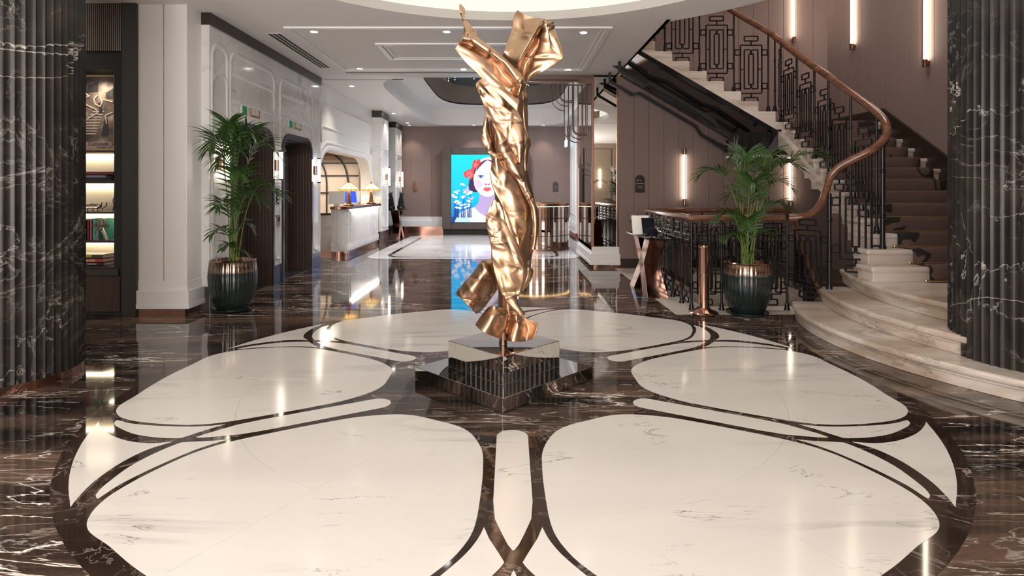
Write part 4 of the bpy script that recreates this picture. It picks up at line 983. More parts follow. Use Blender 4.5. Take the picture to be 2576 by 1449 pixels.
# inner twisted body
core = [(200,1292,1318),(240,1232,1321),(290,1230,1323),(340,1220,1325),(370,1230,1326),(400,1243,1325),(440,1242,1328),(470,1241,1335),(500,1246,1342),(530,1240,1347),(560,1232,1349),(590,1230,1345),(620,1232,1342),(650,1241,1337),(680,1246,1334),(700,1250,1328),(720,1252,1318),(760,1254,1298),(800,1252,1294),(835,1256,1292)]
cs = catmull([Vector((a,b,c)) for a, b, c in core], 6); rows = []
for y, xl, xr in [(v.x, v.y, v.z) for v in cs]:
    c = at((xl+xr)/2, y, SY); rx = (xr-xl)/2/FPX*SY; row = []
    for k in range(49):
        a = 2*PI*k/48; tw = a+c.z*2.6
        f = 1+.10*math.sin(2*tw)+.05*math.sin(5*tw+2); r2 = ridge(Vector((math.cos(tw), math.sin(tw), c.z*2.2)), (1.6,1.6,1), 3.3)
        f = f*.93+.07*r2
        row.append(c+Vector((math.cos(a)*rx*min(f,1.04), math.sin(a)*(.55*rx+.035)*f, .012*r2)))
    rows.append(row)
MB().grid(rows).link('inner_body', M['sculpt'], sc, smooth=70)
B = [[(1143,121),(1150,113),(1158,104),(1165,96),(1170,90)],[(1172,158),(1182,135),(1190,115),(1194,104),(1200,97)],[(1197,181),(1210,158),(1219,137),(1226,126),(1231,117)],[(1212,197),(1228,180),(1240,157),(1253,145),(1260,138)],[(1225,207),(1243,193),(1255,172),(1273,160),(1286,163)],[(1245,228),(1260,212),(1273,198),(1295,190),(1310,187)],[(1267,248),(1281,232),(1293,220),(1308,212),(1323,212)],[(1303,281),(1302,265),(1301,252),(1304,240),(1312,232)]]
sheet(B, [-.17,-.165,-.12,-.18,-.15], amp=.012, seed=1.2, rot=.9, knots=((1303,222,14,26),(1240,150,8,6)))
spire = [[(1156,10),(1157,10),(1158,11)],[(1156.5,23),(1163,22),(1168.6,23)],[(1159.5,38),(1165,36),(1169,36)],[(1164,48),(1167,48),(1169,49)],[(1165,58),(1171,57),(1178,59)],[(1168,68),(1178,68),(1188,71)],[(1174,82),(1187,78),(1199,80)],[(1181,95),(1190,92),(1199,90)],[(1190,104),(1201,103),(1213,104)]]
sheet(spire, [(-.02,-.02,-.02),(-.04,-.02,.0),(-.02,-.05,-.02),(0,-.04,-.06),(-.08,-.05,-.02),(-.10,-.06,-.05),(-.12,-.07,-.09),(-.10,-.12,-.10),(-.06,-.08,-.10)], nu=6, nv=8, amp=.005, seed=4)
sheet([[(1168,62),(1171,64),(1174,66)],[(1166,88),(1174,86),(1184,86)],[(1160,104),(1172,104),(1194,102)],[(1150,114),(1172,118),(1204,112)]], [-.06,-.09,-.05], amp=.006, seed=2.2)
A1 = [[(1302,26),(1338,43),(1371,48)],[(1293,43),(1325,56),(1357,62)],[(1287,75),(1318,82),(1346,84)],[(1277,105),(1305,107),(1333,106)],[(1268,129),(1292,131),(1317,131)],[(1267,141),(1286,149),(1304,157)],[(1280,160),(1290,168),(1298,176)]]
sheet(A1, [(.02,-.02,-.05),(.04,.0,-.10),(.04,.01,-.12),(.03,.0,-.12),(-.01,-.01,-.10),(.02,-.02,-.07),(.04,.02,0)], amp=.007, seed=6.1, fine=.15, rot=-.6, crease=.35)
A2 = [[(1362,56),(1370,50),(1376,53),(1382,60)],[(1352,70),(1366,67),(1378,69),(1389,75)],[(1340,92),(1360,90),(1382,95),(1403,101)],[(1326,118),(1352,118),(1382,128),(1418,141)],[(1312,140),(1334,144),(1360,155),(1400,157)],[(1300,160),(1318,168),(1338,178),(1368,178)],[(1296,176),(1312,188),(1326,196),(1340,193)],[(1300,196),(1308,204),(1316,209),(1323,209)]]
def fanfold(u, v): return (.020*math.sin(v*15+u*2.0)*max(0, 1-u*1.25)+.012*math.sin(v*9-u*7))
sheet(A2, [(-.08,-.03,-.06,-.02),(-.07,.0,-.06,.01),(-.06,.03,-.05,.0),(-.05,.04,-.03,-.03),(-.04,.04,.0,-.04),(-.02,.04,.02,-.02),(.0,.03,.03,.02),(.03,.03,.04,.05)], nu=10, amp=.008, seed=8.3, folds=fanfold, rot=-.7, knots=((1375,66,9,12),))
C = [[(1212,196),(1235,215),(1262,243),(1300,279)],[(1197,213),(1228,235),(1262,258),(1303,283)],[(1206,238),(1235,253),(1268,270),(1307,291)],[(1216,262),(1243,275),(1275,286),(1311,300)],[(1224,291),(1250,292),(1283,300),(1316,315)],[(1240,308),(1262,312),(1292,322),(1322,332)],[(1264,337),(1282,340),(1304,348),(1327,358)],[(1284,367),(1296,372),(1308,375),(1320,374)],[(1306,410),(1307,410),(1308,410),(1309,410)]]
sheet(C, [-.13,-.14,-.15,-.12], amp=.012, seed=10.4, rot=1.1, knots=((1212,240,8,10),))
sheet([[(1304,235),(1314,225),(1324,214)],[(1306,270),(1316,270),(1326,270)],[(1312,300),(1319,305),(1327,312)],[(1320,345),(1324,348),(1328,352)],[(1312,390),(1320,395),(1327,400)],[(1316,430),(1322,430),(1328,430)]], [.0,-.05,.03], amp=.006, seed=3)
E_ = [[(1222,294),(1224,296),(1226,298)],[(1213,329),(1222,332),(1234,335)],[(1212,349),(1226,357),(1241,360)],[(1223,375),(1238,382),(1253,392)],[(1237,400),(1254,408),(1272,421)],[(1234,440),(1263,440),(1297,447)],[(1240,473),(1272,472),(1309,475)],[(1258,508),(1290,506),(1324,508)],[(1270,530),(1300,528),(1329,528)],[(1280,553),(1303,556),(1327,560)],[(1290,580),(1305,586),(1322,590)],[(1303,616),(1307,616),(1312,612)]]
sheet(E_, [-.13,-.135,-.10], amp=.013, seed=12.7, rot=.8, nu=10, knots=((1255,395,9,8),))
F_ = [[(1238,308),(1240,310),(1243,313)],[(1243,334),(1255,338),(1264,340)],[(1246,367),(1264,366),(1281,362)],[(1252,388),(1272,388),(1292,385)],[(1262,405),(1284,404),(1304,402)],[(1279,430),(1300,428),(1317,427)],[(1299,452),(1313,454),(1325,456)],[(1312,476),(1325,480),(1336,485)],[(1329,508),(1338,511),(1347,514)],[(1337,526),(1344,528),(1351,530)],[(1340,560),(1347,560),(1354,558)],[(1341,600),(1346,600),(1350,598)],[(1338,630),(1341,628),(1345,625)]]
sheet(F_, [-.12,-.15,-.115], amp=.011, seed=15.1, rot=.8, fine=.6, nu=10, knots=((1262,408,9,10),(1330,500,14,14)))
G_ = [[(1238,502),(1247,503),(1256,509)],[(1231,522),(1248,524),(1266,533)],[(1223,545),(1247,548),(1271,556)],[(1224,568),(1250,568),(1282,580)],[(1231,597),(1260,594),(1294,603)],[(1236,622),(1272,620),(1306,627)],[(1237,650),(1278,645),(1315,655)],[(1241,675),(1282,670),(1320,676)],[(1250,706),(1284,705),(1315,710)],[(1263,740),(1285,738),(1306,745)],[(1281,766),(1295,766),(1305,768)],[(1312,792),(1314,793),(1316,795)]]
sheet(G_, [-.155,-.165,-.15], amp=.015, seed=18.9, rot=.9, nu=10, knots=((1255,585,8,10),(1300,668,9,8),(1305,735,7,8)))
H_ = [[(1228,774),(1242,770),(1258,775),(1278,780),(1300,786),(1316,796),(1354,813)],[(1208,799),(1236,804),(1258,808),(1279,815),(1300,820),(1327,822),(1351,829)],[(1196,818),(1217,836),(1243,847),(1268,855),(1290,859),(1322,857),(1343,852)]]
sheet(H_, [(-.10,-.15,-.10,-.04,-.11,-.06,-.12),(-.13,-.20,-.13,-.06,-.14,-.08,-.15),(-.15,-.22,-.17,-.09,-.16,-.10,-.17)], nu=16, nv=9, amp=.006, seed=21.5, rot=1.3, knots=((1285,790,9,10),))
I_ = [[(1144,740),(1165,753),(1184,777),(1197,789)],[(1168,711),(1190,725),(1205,750),(1213,778)],[(1192,684),(1210,700),(1224,722),(1231,754)],[(1211,659),(1225,675),(1238,697),(1248,733)],[(1236,652),(1242,668),(1247,690),(1256,720)]]
sheet(I_, [(-.06,-.10,-.12,.02),(-.06,-.14,-.06,.08),(-.03,-.12,.0,.10),(.0,-.08,.02,.08),(.03,-.02,.03,.06)], nu=12, amp=.010, seed=24.2, rot=-.6, knots=((1238,690,9,14),))
sheet([[(1314,590),(1330,595),(1346,596)],[(1312,640),(1326,640),(1339,640)],[(1316,668),(1326,668),(1336,668)],[(1316,684),(1329,684),(1341,684)],[(1314,704),(1324,704),(1334,704)],[(1308,732),(1312,731),(1316,730)]], [.03,-.03,.04], amp=.006, seed=27)
MB().lathe([(.03,0),(.02,.09)], (SX-.005,SY-.10,.29), 10).link('foot_pin', M['darkbronze'], sc)
# mirrored plinth
plt = thing('mirrored_plinth', 'two tier square plinth of polished mirror steel set cornerwise', 'plinth', (SX, SY, 0))
def diamond(hd, z0, z1, name):
    MB().prism([(SX+hd,SY),(SX,SY+hd),(SX-hd,SY),(SX,SY-hd)], z0, z1).link(name, M['chrome'], plt, bevel=.003)
MB().prism([(SX+.64,SY),(SX,SY+.64),(SX-.64,SY),(SX,SY-.64)], .001, .008).link('shadow_base', M['soot'], plt)
diamond(.655, .008, .096, 'lower_tier'); diamond(.41, .096, .288, 'upper_tier')

# ------------------------------------------------------------------ potted palms
def pot(label, cx, cy, plabel):
    t = thing('flower_pot', label, 'pot', (cx, cy, 0), 'ribbed glazed pots')
    prof = [(.165,.02),(.19,.05),(.235,.16),(.262,.30),(.268,.40),(.258,.50),(.25,.565),(.255,.58),(.245,.59),(.228,.585),(.225,.54)]
    MB().lathe(prof, (cx,cy,0), 180, rf=lambda a, z: 1-(.022*abs(math.sin(18*a)) if z < .57 else 0)).link('body', M['pot'], t, smooth=50)
    MB().lathe([(.20,0),(.225,.012),(.228,.03),(.21,.032),(.2,.02)], (cx,cy,0), 48).link('saucer', M['pot'], t, smooth=50)
    s_ = MB().lathe([(.0,.545),(.226,.54)], (cx,cy,0), 32, cap=False).link('soil', M['soil'], t)
    return t
def frond(plant, base, mid, tip, ll, lw, n, start=.42, droop=.5, seed=0):
    rnd = random.Random(seed); base, mid, tip = Vector(base), Vector(mid), Vector(tip)
    f = lambda t: base*(1-t)**2+mid*2*t*(1-t)+tip*t*t
    pts = [f(t/16) for t in range(17)]
    st_ = MB().tube(pts, lambda t: .007*(1-.8*t), 6).link('frond_stem', M['stem'], plant, smooth=60)
    lv = MB()
    for i in range(n):
        u = i/(n-1); t = start+(1-start)*u
        p = f(t); d = (f(min(1,t+.02))-f(t-.02)).normalized(); side = d.cross(Vector((0,0,1)))
        if side.length < .05: side = Vector((1,0,0))
        side.normalize(); upv = side.cross(d).normalized()
        L = ll*(.45+.55*math.sin(PI*min(1, .18+.72*u)))*rnd.uniform(.85,1.1)
        for s_ in (-1, 1):
            dirv = (d*(.55+.5*u)+side*s_*(.85-.35*u)+upv*rnd.uniform(-.05,.35)).normalized()
            q = p.copy(); dv = dirv.copy(); prevs = []
            for k in range(6):
                w_ = lw*(.35, .85, 1, .8, .5, .04)[k]; wd = dv.cross(upv).normalized()*w_*.5
                fold = upv*w_*.12
                prevs.append((q-wd+fold, q, q+wd+fold))
                q = q+dv*L/5; dv = (dv+Vector((0,0,-1))*droop*.22*rnd.uniform(.7,1.2)).normalized()
            lv.grid(prevs)
    lv.link('leaflets', M['leaf'], plant, smooth=60)
def palm(label, cx, cy, tips, seed):
    p = thing('palm_plant', label, 'plant', (cx, cy, .55), 'kentia palms in ribbed pots')
    rnd = random.Random(seed)
    for i, (x, y, dep, rise, ll, n, st_) in enumerate(tips):
        dep -= .22 if x < 620 else 0; tip = at(x, y, cy+dep); base = Vector((cx+rnd.uniform(-.06,.06), cy+rnd.uniform(-.05,.05), .53))
        mid = Vector((base.x+(tip.x-base.x)*.28, base.y+(tip.y-base.y)*.3, max(base.z+.2, tip.z+rise)))
        frond(p, base, mid, tip, ll*.78, .024, int(n*1.25), max(.36, st_-.12), seed=seed*50+i, droop=.6)
    return p
pot('ribbed dark green pot with metallic rim by the elevators', -3.235, 6.80, '')
palm('tall kentia palm in front of the elevators', -3.235, 6.80, [
    (528,372,-.10,.55,.40,15,.60),(572,318,.0,.35,.36,14,.62),(700,392,.05,.62,.46,17,.55),(640,345,-.1,.40,.46,16,.58),(606,352,.12,.4,.40,14,.6),(700,486,-.1,.42,.42,16,.55),(546,412,.0,.45,.34,13,.6),
    (650,500,-.15,.35,.42,15,.5),(545,522,-.1,.28,.32,12,.5),(530,592,-.1,.25,.24,10,.5),(632,575,.0,.25,.28,11,.5),(560,625,-.05,.15,.18,8,.5),(620,640,.0,.12,.16,7,.5),(600,440,-.2,.35,.40,14,.5)], 3)
pot('ribbed dark green pot with metallic rim by the stair railing', 2.68, 6.58, '')
palm('spreading kentia palm in front of the stair railing', 2.68, 6.58, [
    (1762,440,-.10,.30,.36,13,.72),(1842,392,.05,.25,.36,13,.62),(1880,396,.1,.25,.34,13,.62),(1950,392,.12,.22,.36,14,.6),(2082,396,-.05,.30,.36,15,.66),(2010,420,.0,.30,.34,14,.6),(1985,470,-.1,.3,.36,14,.5),
    (1975,520,.05,.25,.34,13,.5),(1805,552,-.1,.28,.32,13,.5),(1900,470,-.15,.3,.40,15,.5),(1925,440,.0,.3,.38,15,.5),(1826,600,-.05,.2,.24,10,.5),(1940,590,.05,.2,.26,10,.5),(1830,500,.08,.3,.30,12,.6),(1880,560,-.2,.2,.32,12,.45),(1915,640,-.05,.12,.16,7,.5)], 9)

# ------------------------------------------------------------------ copper stand
bo = thing('copper_bollard', 'slim polished copper cylinder stand on a domed base by the railing', 'bollard', (2.2, 6.58, 0))
bxp = 2.19
MB().lathe([(.155,0),(.16,.012),(.14,.03),(.09,.05),(.066,.075)], (bxp,6.58,0), 40).link('domed_base', M['copper'], bo, smooth=50)
MB().lathe([(.058,.06),(.058,.74),(.062,.745),(.062,.77),(.054,.772)], (bxp,6.58,0), 40).link('cylinder', M['copper'], bo, smooth=40)
MB().lathe([(.06,-.004),(.06,.004)], (bxp,6.58,.44), 40).link('seam_ring', M['bronze'], bo, smooth=40)

# ------------------------------------------------------------------ consoles with crossed legs
def console(label, x0, x1, y0, y1, top, grp):
    t = thing('console_table', label, 'table', ((x0+x1)/2, (y0+y1)/2, 0), grp)
    MB().prism([(x0,y0),(x1,y0),(x1+.02,y1),(x0-.02,y1)], top-.022, top).link('table_top', M['black'], t, bevel=.003)
    xm = (x0+x1)/2; ym = (y0+y1)/2; L = (y1-y0)
    for s_ in (-1, 1):
        a0, a1 = ym-s_*L*.42, ym+s_*L*.26
        yb0, yb1 = (a0, a0+s_*L*.22); yt0, yt1 = (a1-s_*L*.1, a1+s_*L*.12)
        lo = [(xm-.14,yb0,0),(xm+.13,yb0,0),(xm+.13,yb1,0),(xm-.14,yb1,0)]
        hi = [(xm-.10,yt0,top-.022),(xm+.12,yt0,top-.022),(xm+.12,yt1,top-.022),(xm-.10,yt1,top-.022)]
        md = [((a[0]+b[0])/2+(.025 if i in (0,3) else -.02), (a[1]+b[1])/2, (a[2]+b[2])/2) for i, (a, b) in enumerate(zip(lo, hi))]
        mb = MB(); mb.add(lo+md+hi, [(0,3,2,1),(8,9,10,11)]+[(r*4+i, r*4+(i+1)%4, r*4+4+(i+1)%4, r*4+4+i) for r in range(2) for i in range(4)])
        mb.link('leg', M['facet'], t, bevel=.003)
    return t
ct = console('faceted copper console with dark glass top beside the stair railing', 1.76, 2.06, 7.38, 8.72, .775, 'crossed leg consoles')
def goblet(label, x, y, z, s=1.0):
    g_ = thing('crystal_goblet', label, 'goblet', (x, y, z), 'crystal goblets on the console')
    MB().lathe([(.055*s,0),(.055*s,.008*s),(.02*s,.03*s),(.015*s,.05*s),(.025*s,.075*s),(.05*s,.10*s),(.065*s,.16*s),(.072*s,.225*s),(.066*s,.225*s),(.058*s,.16*s),(.03*s,.095*s)], (x,y,z), 20, rf=lambda a, zz_: 1+.03*math.cos(10*a)).link('bowl', M['crystal'], g_)
goblet('cut crystal goblet at the near end of the console', 1.93, 7.48, .776, 1.25); goblet('cut crystal goblet at the far end of the console behind the frames', 1.79, 8.35, .776, 1.25)
fr1 = thing('tablet_stand', 'black display tablet leaning on the console beside the goblet', 'tablet', (1.86, 7.72, .776))
def leaning(parent, x, y, z, w_, h_, tilt, rz, m1, m2):
    u = Vector((math.cos(rz), math.sin(rz), 0)); n_ = Vector((math.sin(rz), -math.cos(rz), 0)); up = (Vector((0,0,1))*math.cos(tilt)-n_*math.sin(tilt)).normalized(); nn = u.cross(up)
    c = Vector((x,y,z+.008))+up*h_/2
    MB().obox(c, u, up, nn, w_/2, h_/2, .006).link('frame', m1, parent, bevel=.002)
    MB().obox(c+nn*.0065, u, up, nn, w_/2-.012, h_/2-.012, .001).link('screen', m2, parent)
    MB().obox(Vector((x,y,z))-n_*.06+Vector((0,0,h_*.33)), u, (up-n_*.0).normalized(), nn, .012, h_*.33, .004).link('prop', m1, parent)
leaning(fr1, 1.88, 7.66, .776, .27, .25, .28, .15, M['black'], M['tablet'])
fr2 = thing('card_holder', 'white card in a holder standing behind the black tablet', 'card', (1.84, 7.95, .776))
leaning(fr2, 1.80, 7.98, .776, .24, .27, .30, .05, M['paper'], plain('white_card', (.78,.76,.72), .5, var=.02, bscale=10))
con2 = console('dark bronze crossed leg console under the animal figurines', -3.46, -3.06, 16.25, 17.35, .83, 'crossed leg consoles')
def figurine(x, y, label, flip):
    f = thing('animal_figurine', label, 'figurine', (x, y, .83), 'dark figurines on the far console')
    m = MB(); z = .83
    m.lathe([(.10,0),(.105,.03),(.10,.10),(.085,.17),(.075,.24),(.07,.30),(.055,.35),(.045,.38)], (x,y,z), 16)
    m.ball((x-.01*flip,y-.02,z+.42), .058, .06, .065); m.ball((x-.045*flip,y-.05,z+.41), .03, .035, .026)
    for s_ in (-1, 1): m.lathe([(.02,0),(.012,.03),(.003,.06)], (x+.03*s_,y,z+.465), 8)
    for s_ in (-1, 1): m.tube([(x+.05*s_,y-.06,z+.24),(x+.055*s_,y-.09,z+.12),(x+.05*s_,y-.10,z)], .024, 8); m.ball((x+.07*s_,y-.02,z+.06), .05, .07, .06)
    m.link('body', M['black'], f, smooth=60)
figurine(-3.41, 16.7, 'dark seated animal figurine nearer the reception desk', 1); figurine(-3.13, 16.75, 'dark seated animal figurine nearer the end wall', -1)

# ------------------------------------------------------------------ reception desk and what stands on it
dk = thing('reception_desk', 'white fluted marble reception desk with bronze top edge', 'desk', (-3.7, 13.5, 0))
DX, DY0, DY1 = -3.40, 12.15, 15.1
def desk_outline(off, back=-3.74):
    x1 = DX+off; r = .24+off; y0 = DY0-off
    return [(back, y0)]+[(x1-r+r*math.sin(PI/2*t/8), y0+r-r*math.cos(PI/2*t/8)) for t in range(9)]+[(x1, DY1), (back, DY1)]
MB().prism(desk_outline(-.02), .20, .98).link('desk_body', M['white'], dk)
MB().prism(desk_outline(0), .10, .26).link('desk_plinth', M['white'], dk, bevel=.006)
MB().prism(desk_outline(-.03), 0, .10).link('plinth_strip', M['copper'], dk)
fl2 = MB(); o_ = desk_outline(-.02)[1:-1]; y = DY0+.32
while y < DY1-.06: fl2.tube([(DX-.022,y,.26),(DX-.022,y,.93)], .024, 8); y += .055
for t in range(1, 9):
    a = PI/2*t/9; fl2.tube([(DX-.24+.222*math.sin(a)-.002, DY0+.24-.222*math.cos(a)+.002, zz_) for zz_ in (.26,.93)], .024, 8)
for k in range(2): fl2.tube([(-3.66-.045*k, DY0+.022, .26),(-3.66-.045*k, DY0+.022, .93)], .024, 8)
fl2.link('fluting', M['white'], dk, smooth=60)
MB().prism(desk_outline(.06), .985, 1.045).link('desk_top', M['bronze'], dk, bevel=.004)
MB().box(DX+.005, DX+.03, DY0+.35, DY1-.1, .955, .975).link('led_strip', emit('desk_led', (1,.93,.82), 26), dk)
rd_ = thing('back_counter', 'white marble side counter with dark top behind the desk end', 'counter', (-4.3, 12.5, 0))
MB().box(-4.9, -3.76, 12.6, 13.1, .08, .85).link('counter_body', M['white'], rd_); MB().box(-4.9, -3.75, 12.56, 13.12, .85, .89).link('counter_top', M['black'], rd_); MB().box(-4.9,-3.78,12.63,13.1,0,.08).link('plinth_strip', M['copper'], rd_)
def make_shade():
    m, N, L, b = base_mat('stained_glass_shade'); b.inputs['Base Color'].default_value = (.9,.72,.36,1); b.inputs['Roughness'].default_value = .4
    b.inputs['Emission Color'].default_value = (1,.78,.40,1); b.inputs['Emission Strength'].default_value = .95; return m
M['shade'] = make_shade(); M['shaderim'] = emit('amber_shade_rim', (1,.5,.1), 1.0)
def table_lamp(label, x, y):
    z = 1.046; t = thing('table_lamp', label, 'lamp', (x, y, z), 'lamps with glass shades on the reception desk')
    MB().lathe([(.115,0),(.115,.018),(.085,.03),(.075,.04)], (x,y,z), 24).link('base', M['darkbronze'], t, smooth=40)
    MB().lathe([(.058,.04),(.028,.30),(.012,.31),(.012,.36)], (x,y,z), 4).link('stem', M['rail'], t)
    n = 12
    shp = [(.235,.325),(.232,.36),(.05,.50),(.045,.505)]
    MB().lathe(shp[1:], (x,y,z), n, cap=False).link('lamp_shade', M['shade'], t)
    MB().lathe(shp[:2], (x,y,z), n, cap=False).link('shade_rim', M['shaderim'], t)
    r_ = MB()
    for k in range(n):
        a = 2*PI*k/n; r_.tube([(x+r*math.cos(a), y+r*math.sin(a), z+h_) for r, h_ in shp[:3]], .0035, 4)
    for r, h_ in shp[:2]: r_.tube([(x+r*math.cos(2*PI*k/n), y+r*math.sin(2*PI*k/n), z+h_) for k in range(n)], .0035, 4, closed=True)
    r_.link('lead_line', M['darkbronze'], t)
    MB().lathe([(.05,.50),(.035,.512),(.012,.52),(.016,.535),(.004,.55)], (x,y,z), 12).link('finial', M['darkbronze'], t, smooth=50)
    for s_ in (-1, 1): MB().tube([(x+.04*s_,y-.02,z+.33),(x+.04*s_,y-.02,z+.25)], .002, 4).ball((x+.04*s_,y-.02,z+.245), .008, n=6, m=4).link('pull_chain', M['brass'], t)
    add_light('lamp_bulb', 'POINT', (x,y,z+.40), 9, (1,.75,.42), .03)
table_lamp('stained glass table lamp at the rounded end of the reception desk', -3.53, 12.75); table_lamp('stained glass table lamp at the pier end of the reception desk', -3.47, 14.55)
def screen(label, x, y, rz, col):
    t = thing('monitor', label, 'monitor', (x, y, 1.046), 'screens on the reception desk')
    u = Vector((math.cos(rz), math.sin(rz), 0)); n_ = Vector((math.sin(rz), -math.cos(rz), 0)); up = (Vector((0,0,1))*.97-n_*.24).normalized()
    c = Vector((x,y,1.23)); MB().obox(c, u, up, n_, .17, .14, .01).link('screen_back', M['trimw'], t, bevel=.004)
    MB().obox(c+n_*.012, u, up, n_, .16, .13, .002).link('panel', col, t); MB().obox(Vector((x,y,1.07)), u, n_, Vector((0,0,1)), .05, .07, .024).link('stand', M['trimw'], t)
screen('white backed monitor beside the first desk lamp', -3.72, 12.5, .1, M['trimw']); screen('blue lit screen behind the first desk lamp', -3.72, 13.5, .7, emit('blue_screen', (.05,.12,.8), .8)); screen('pale monitor between the two desk lamps', -3.80, 14.1, .1, M['trimw'])

# ------------------------------------------------------------------ round concierge desk
M['tubes'] = plain('gunmetal_bronze', (.17,.12,.10), .25, 1, var=.15, bscale=20)
cd = thing('concierge_desk', 'round concierge desk of vertical bronze mirror strips', 'desk', (.60, 13.95, 0))
CXD, CYD, RD = .61, 13.95, .80
MB().lathe([(RD-.05,.05),(RD-.05,.98)], (CXD,CYD,0), 64).link('desk_core', M['soot'], cd, smooth=40)
st_proto = None
for k in range(72):
    a = 2*PI*k/72
    if math.sin(a) > .55: continue
    c = Vector((CXD+(RD-.02)*math.cos(a), CYD+(RD-.02)*math.sin(a), .53)); n_ = Vector((math.cos(a), math.sin(a), 0)); u = Vector((-math.sin(a), math.cos(a), 0))
    MB().obox(c+n_*(.006 if k % 2 else 0), u, n_, Vector((0,0,1)), .030, .012 if k % 2 else .02, .48).link('bronze_slat' if k % 2 else 'mirror_slat', M['bronze'] if k % 2 else M['mirror'], cd)
for z in (.34, .74): MB().lathe([(RD+.004,-.008),(RD+.004,.008)], (CXD,CYD,z), 64, cap=False).link('band', M['darkbronze'], cd, smooth=40)
MB().lathe([(RD+.02,0),(RD+.02,.06),(RD-.12,.065)], (CXD,CYD,1.02), 64, cap=False).link('top_rim', M['bronze'], cd, smooth=40)
MB().lathe([(RD+.01,0),(RD+.01,.05)], (CXD,CYD,0), 64).link('base_ring', M['bronze'], cd, smooth=40)
MB().lathe([(RD-.03,1.008),(RD+.004,1.008),(RD+.004,1.013),(RD-.03,1.013)], (CXD,CYD,0), 64, cap=False).link('led_strip', emit('amber_led', (1,.62,.25), 9), cd)

# ------------------------------------------------------------------ bent tube screen beside the mirror pier
ts = thing('tube_screen', 'hanging screen of bent bronze tubes beside the mirror pier', 'screen', (1.1, 10.7, 2.6))
TY = 10.72
def T_(x, y): return at(x, y, TY)
MB().tube([T_(1386,214),T_(1492,214)], .012, 8).link('top_bar', M['tubes'], ts, smooth=60)
def jtube(x, ytop, ybot, r, xe):
    pts = [(x,ytop),(x,ybot-r)]+[(x+r-r*math.cos(PI/2*t/8), ybot-r+r*math.sin(PI/2*t/8)) for t in range(1, 9)]+[(xe,ybot)]
    MB().tube([T_(*p) for p in pts], .0105, 8).link('bent_tube', M['tubes'], ts, smooth=60)
for x, yb, r, xe in ((1387.5,278,31,1420),(1397,267,27,1430),(1407,258,20,1440),(1410,254,14,1443)): jtube(x, 214, yb, r, xe)
for x, yb, r, xe in ((1419.5,359,34,1453),(1430,350,28,1465),(1440,341,20,1477),(1443,337,15,1477)): jtube(x, 214, yb, r, xe)
for x, yb, r, xe in ((1454,442,33,1487),(1464,432,26,1488),(1473,420,18,1494),(1477,417,14,1494)): jtube(x, 214, yb, r, xe)
MB().tube([T_(1466,214),T_(1466,418)], .0105, 8).link('straight_tube', M['tubes'], ts, smooth=60)
MB().tube([T_(1490,214),T_(1490,600)], .014, 8).link('straight_tube', M['tubes'], ts, smooth=60)

# ------------------------------------------------------------------ video screen on the end wall
vw = thing('video_wall_frame', 'oak tiled wall frame carrying the blue portrait screen', 'frame', (-.8, 18.7, 0))
FY = 18.5
f0, f1 = at(1112,580,FY), at(1329,371,FY)
MB().box(f0.x+.03, f1.x-.03, FY+.03, 18.96, 0, .16).link('frame_kick', M['soot'], vw)
MB().box(f0.x+.005, f1.x-.005, FY+.006, 18.96, .14, f1.z-.005).link('frame_core', M['soot'], vw)
s0, s1 = at(1135.5,559,FY), at(1306,389,FY)
nx, nz = 7, 7
zs_ = [.14+(f1.z-.14)*k/nz for k in range(nz+1)]
def tile(x0, x1, z0, z1): MB().box(x0+.003, x1-.003, FY, FY+.02, z0+.003, z1-.003).link('oak_tile', M['panelwood'], vw)
for k in range(nz):
    tile(f0.x, s0.x-.01, zs_[k], zs_[k+1]); tile(s1.x+.01, f1.x, zs_[k], zs_[k+1])
for k in range(6):
    x0 = s0.x+(s1.x-s0.x)*k/6; x1 = s0.x+(s1.x-s0.x)*(k+1)/6; tile(x0, x1, .14, s0.z-.01); tile(x0, x1, s1.z+.01, f1.z)
vs = thing('video_screen', 'bright blue screen showing a portrait of a blindfolded girl with a red bow', 'screen', ((s0.x+s1.x)/2, FY, s0.z))
MB().box(s0.x-.01, s1.x+.01, FY-.015, FY+.03, s0.z-.01, s1.z+.01).link('bezel', M['soot'], vs)
def make_sky():
    m, N, L, b = base_mat('screen_blue'); N.remove(b); e = N.new('ShaderNodeEmission'); tc = N.new('ShaderNodeTexCoord'); sx = N.new('ShaderNodeSeparateXYZ'); L.new(tc.outputs['Generated'], sx.inputs[0])
    r = ramp(N, [(0, (.012,.10,.36)), (.35, (.018,.40,.84)), (1, (.02,.52,.95))]); L.new(sx.outputs[2], r.inputs[0]); L.new(r.outputs[0], e.inputs[0]); e.inputs[1].default_value = 1.15; L.new(e.outputs[0], N['Material Output'].inputs[0]); return m
MB().box(s0.x, s1.x, FY-.018, FY-.015, s0.z, s1.z).link('display', make_sky(), vs)
layer = [0]
def sp2(x, y):  # picture point of the screen, in a 945x1449 frame over it
    p = at(1110+x*.1587, 360+y*.1587, FY); return (min(max(p.x, s0.x), s1.x), min(max(p.z, s0.z), s1.z))
def paint(name, polys, col, k=1.0):
    layer[0] += 1; d = FY-.018-.0012*layer[0]; m_ = emit('screen_'+name, col, k)
    groups = [[P] for P in polys] if len(polys) <= 12 else [polys]
    for gp in groups:
        mb = MB()
        for P in gp: mb.face([(x, d, z) for x, z in [sp2(*p) for p in P]])
        o = mb.link(name, m_, vs)
        if len(gp) > 1: o['kind'] = 'stuff'
def ell(cx, cy, rx, ry, n=28, a0=0, a1=2*PI): return [(cx+rx*math.cos(a0+(a1-a0)*t/n), cy+ry*math.sin(a0+(a1-a0)*t/n)) for t in range(n+(0 if a1-a0 > 6.28 else 1))]
def sm_(P, n=5): 
    q_ = catmull([Vector((x,y,0)) for x, y in P+[P[0]]], n); return [(v.x, v.y) for v in q_[:-1]]
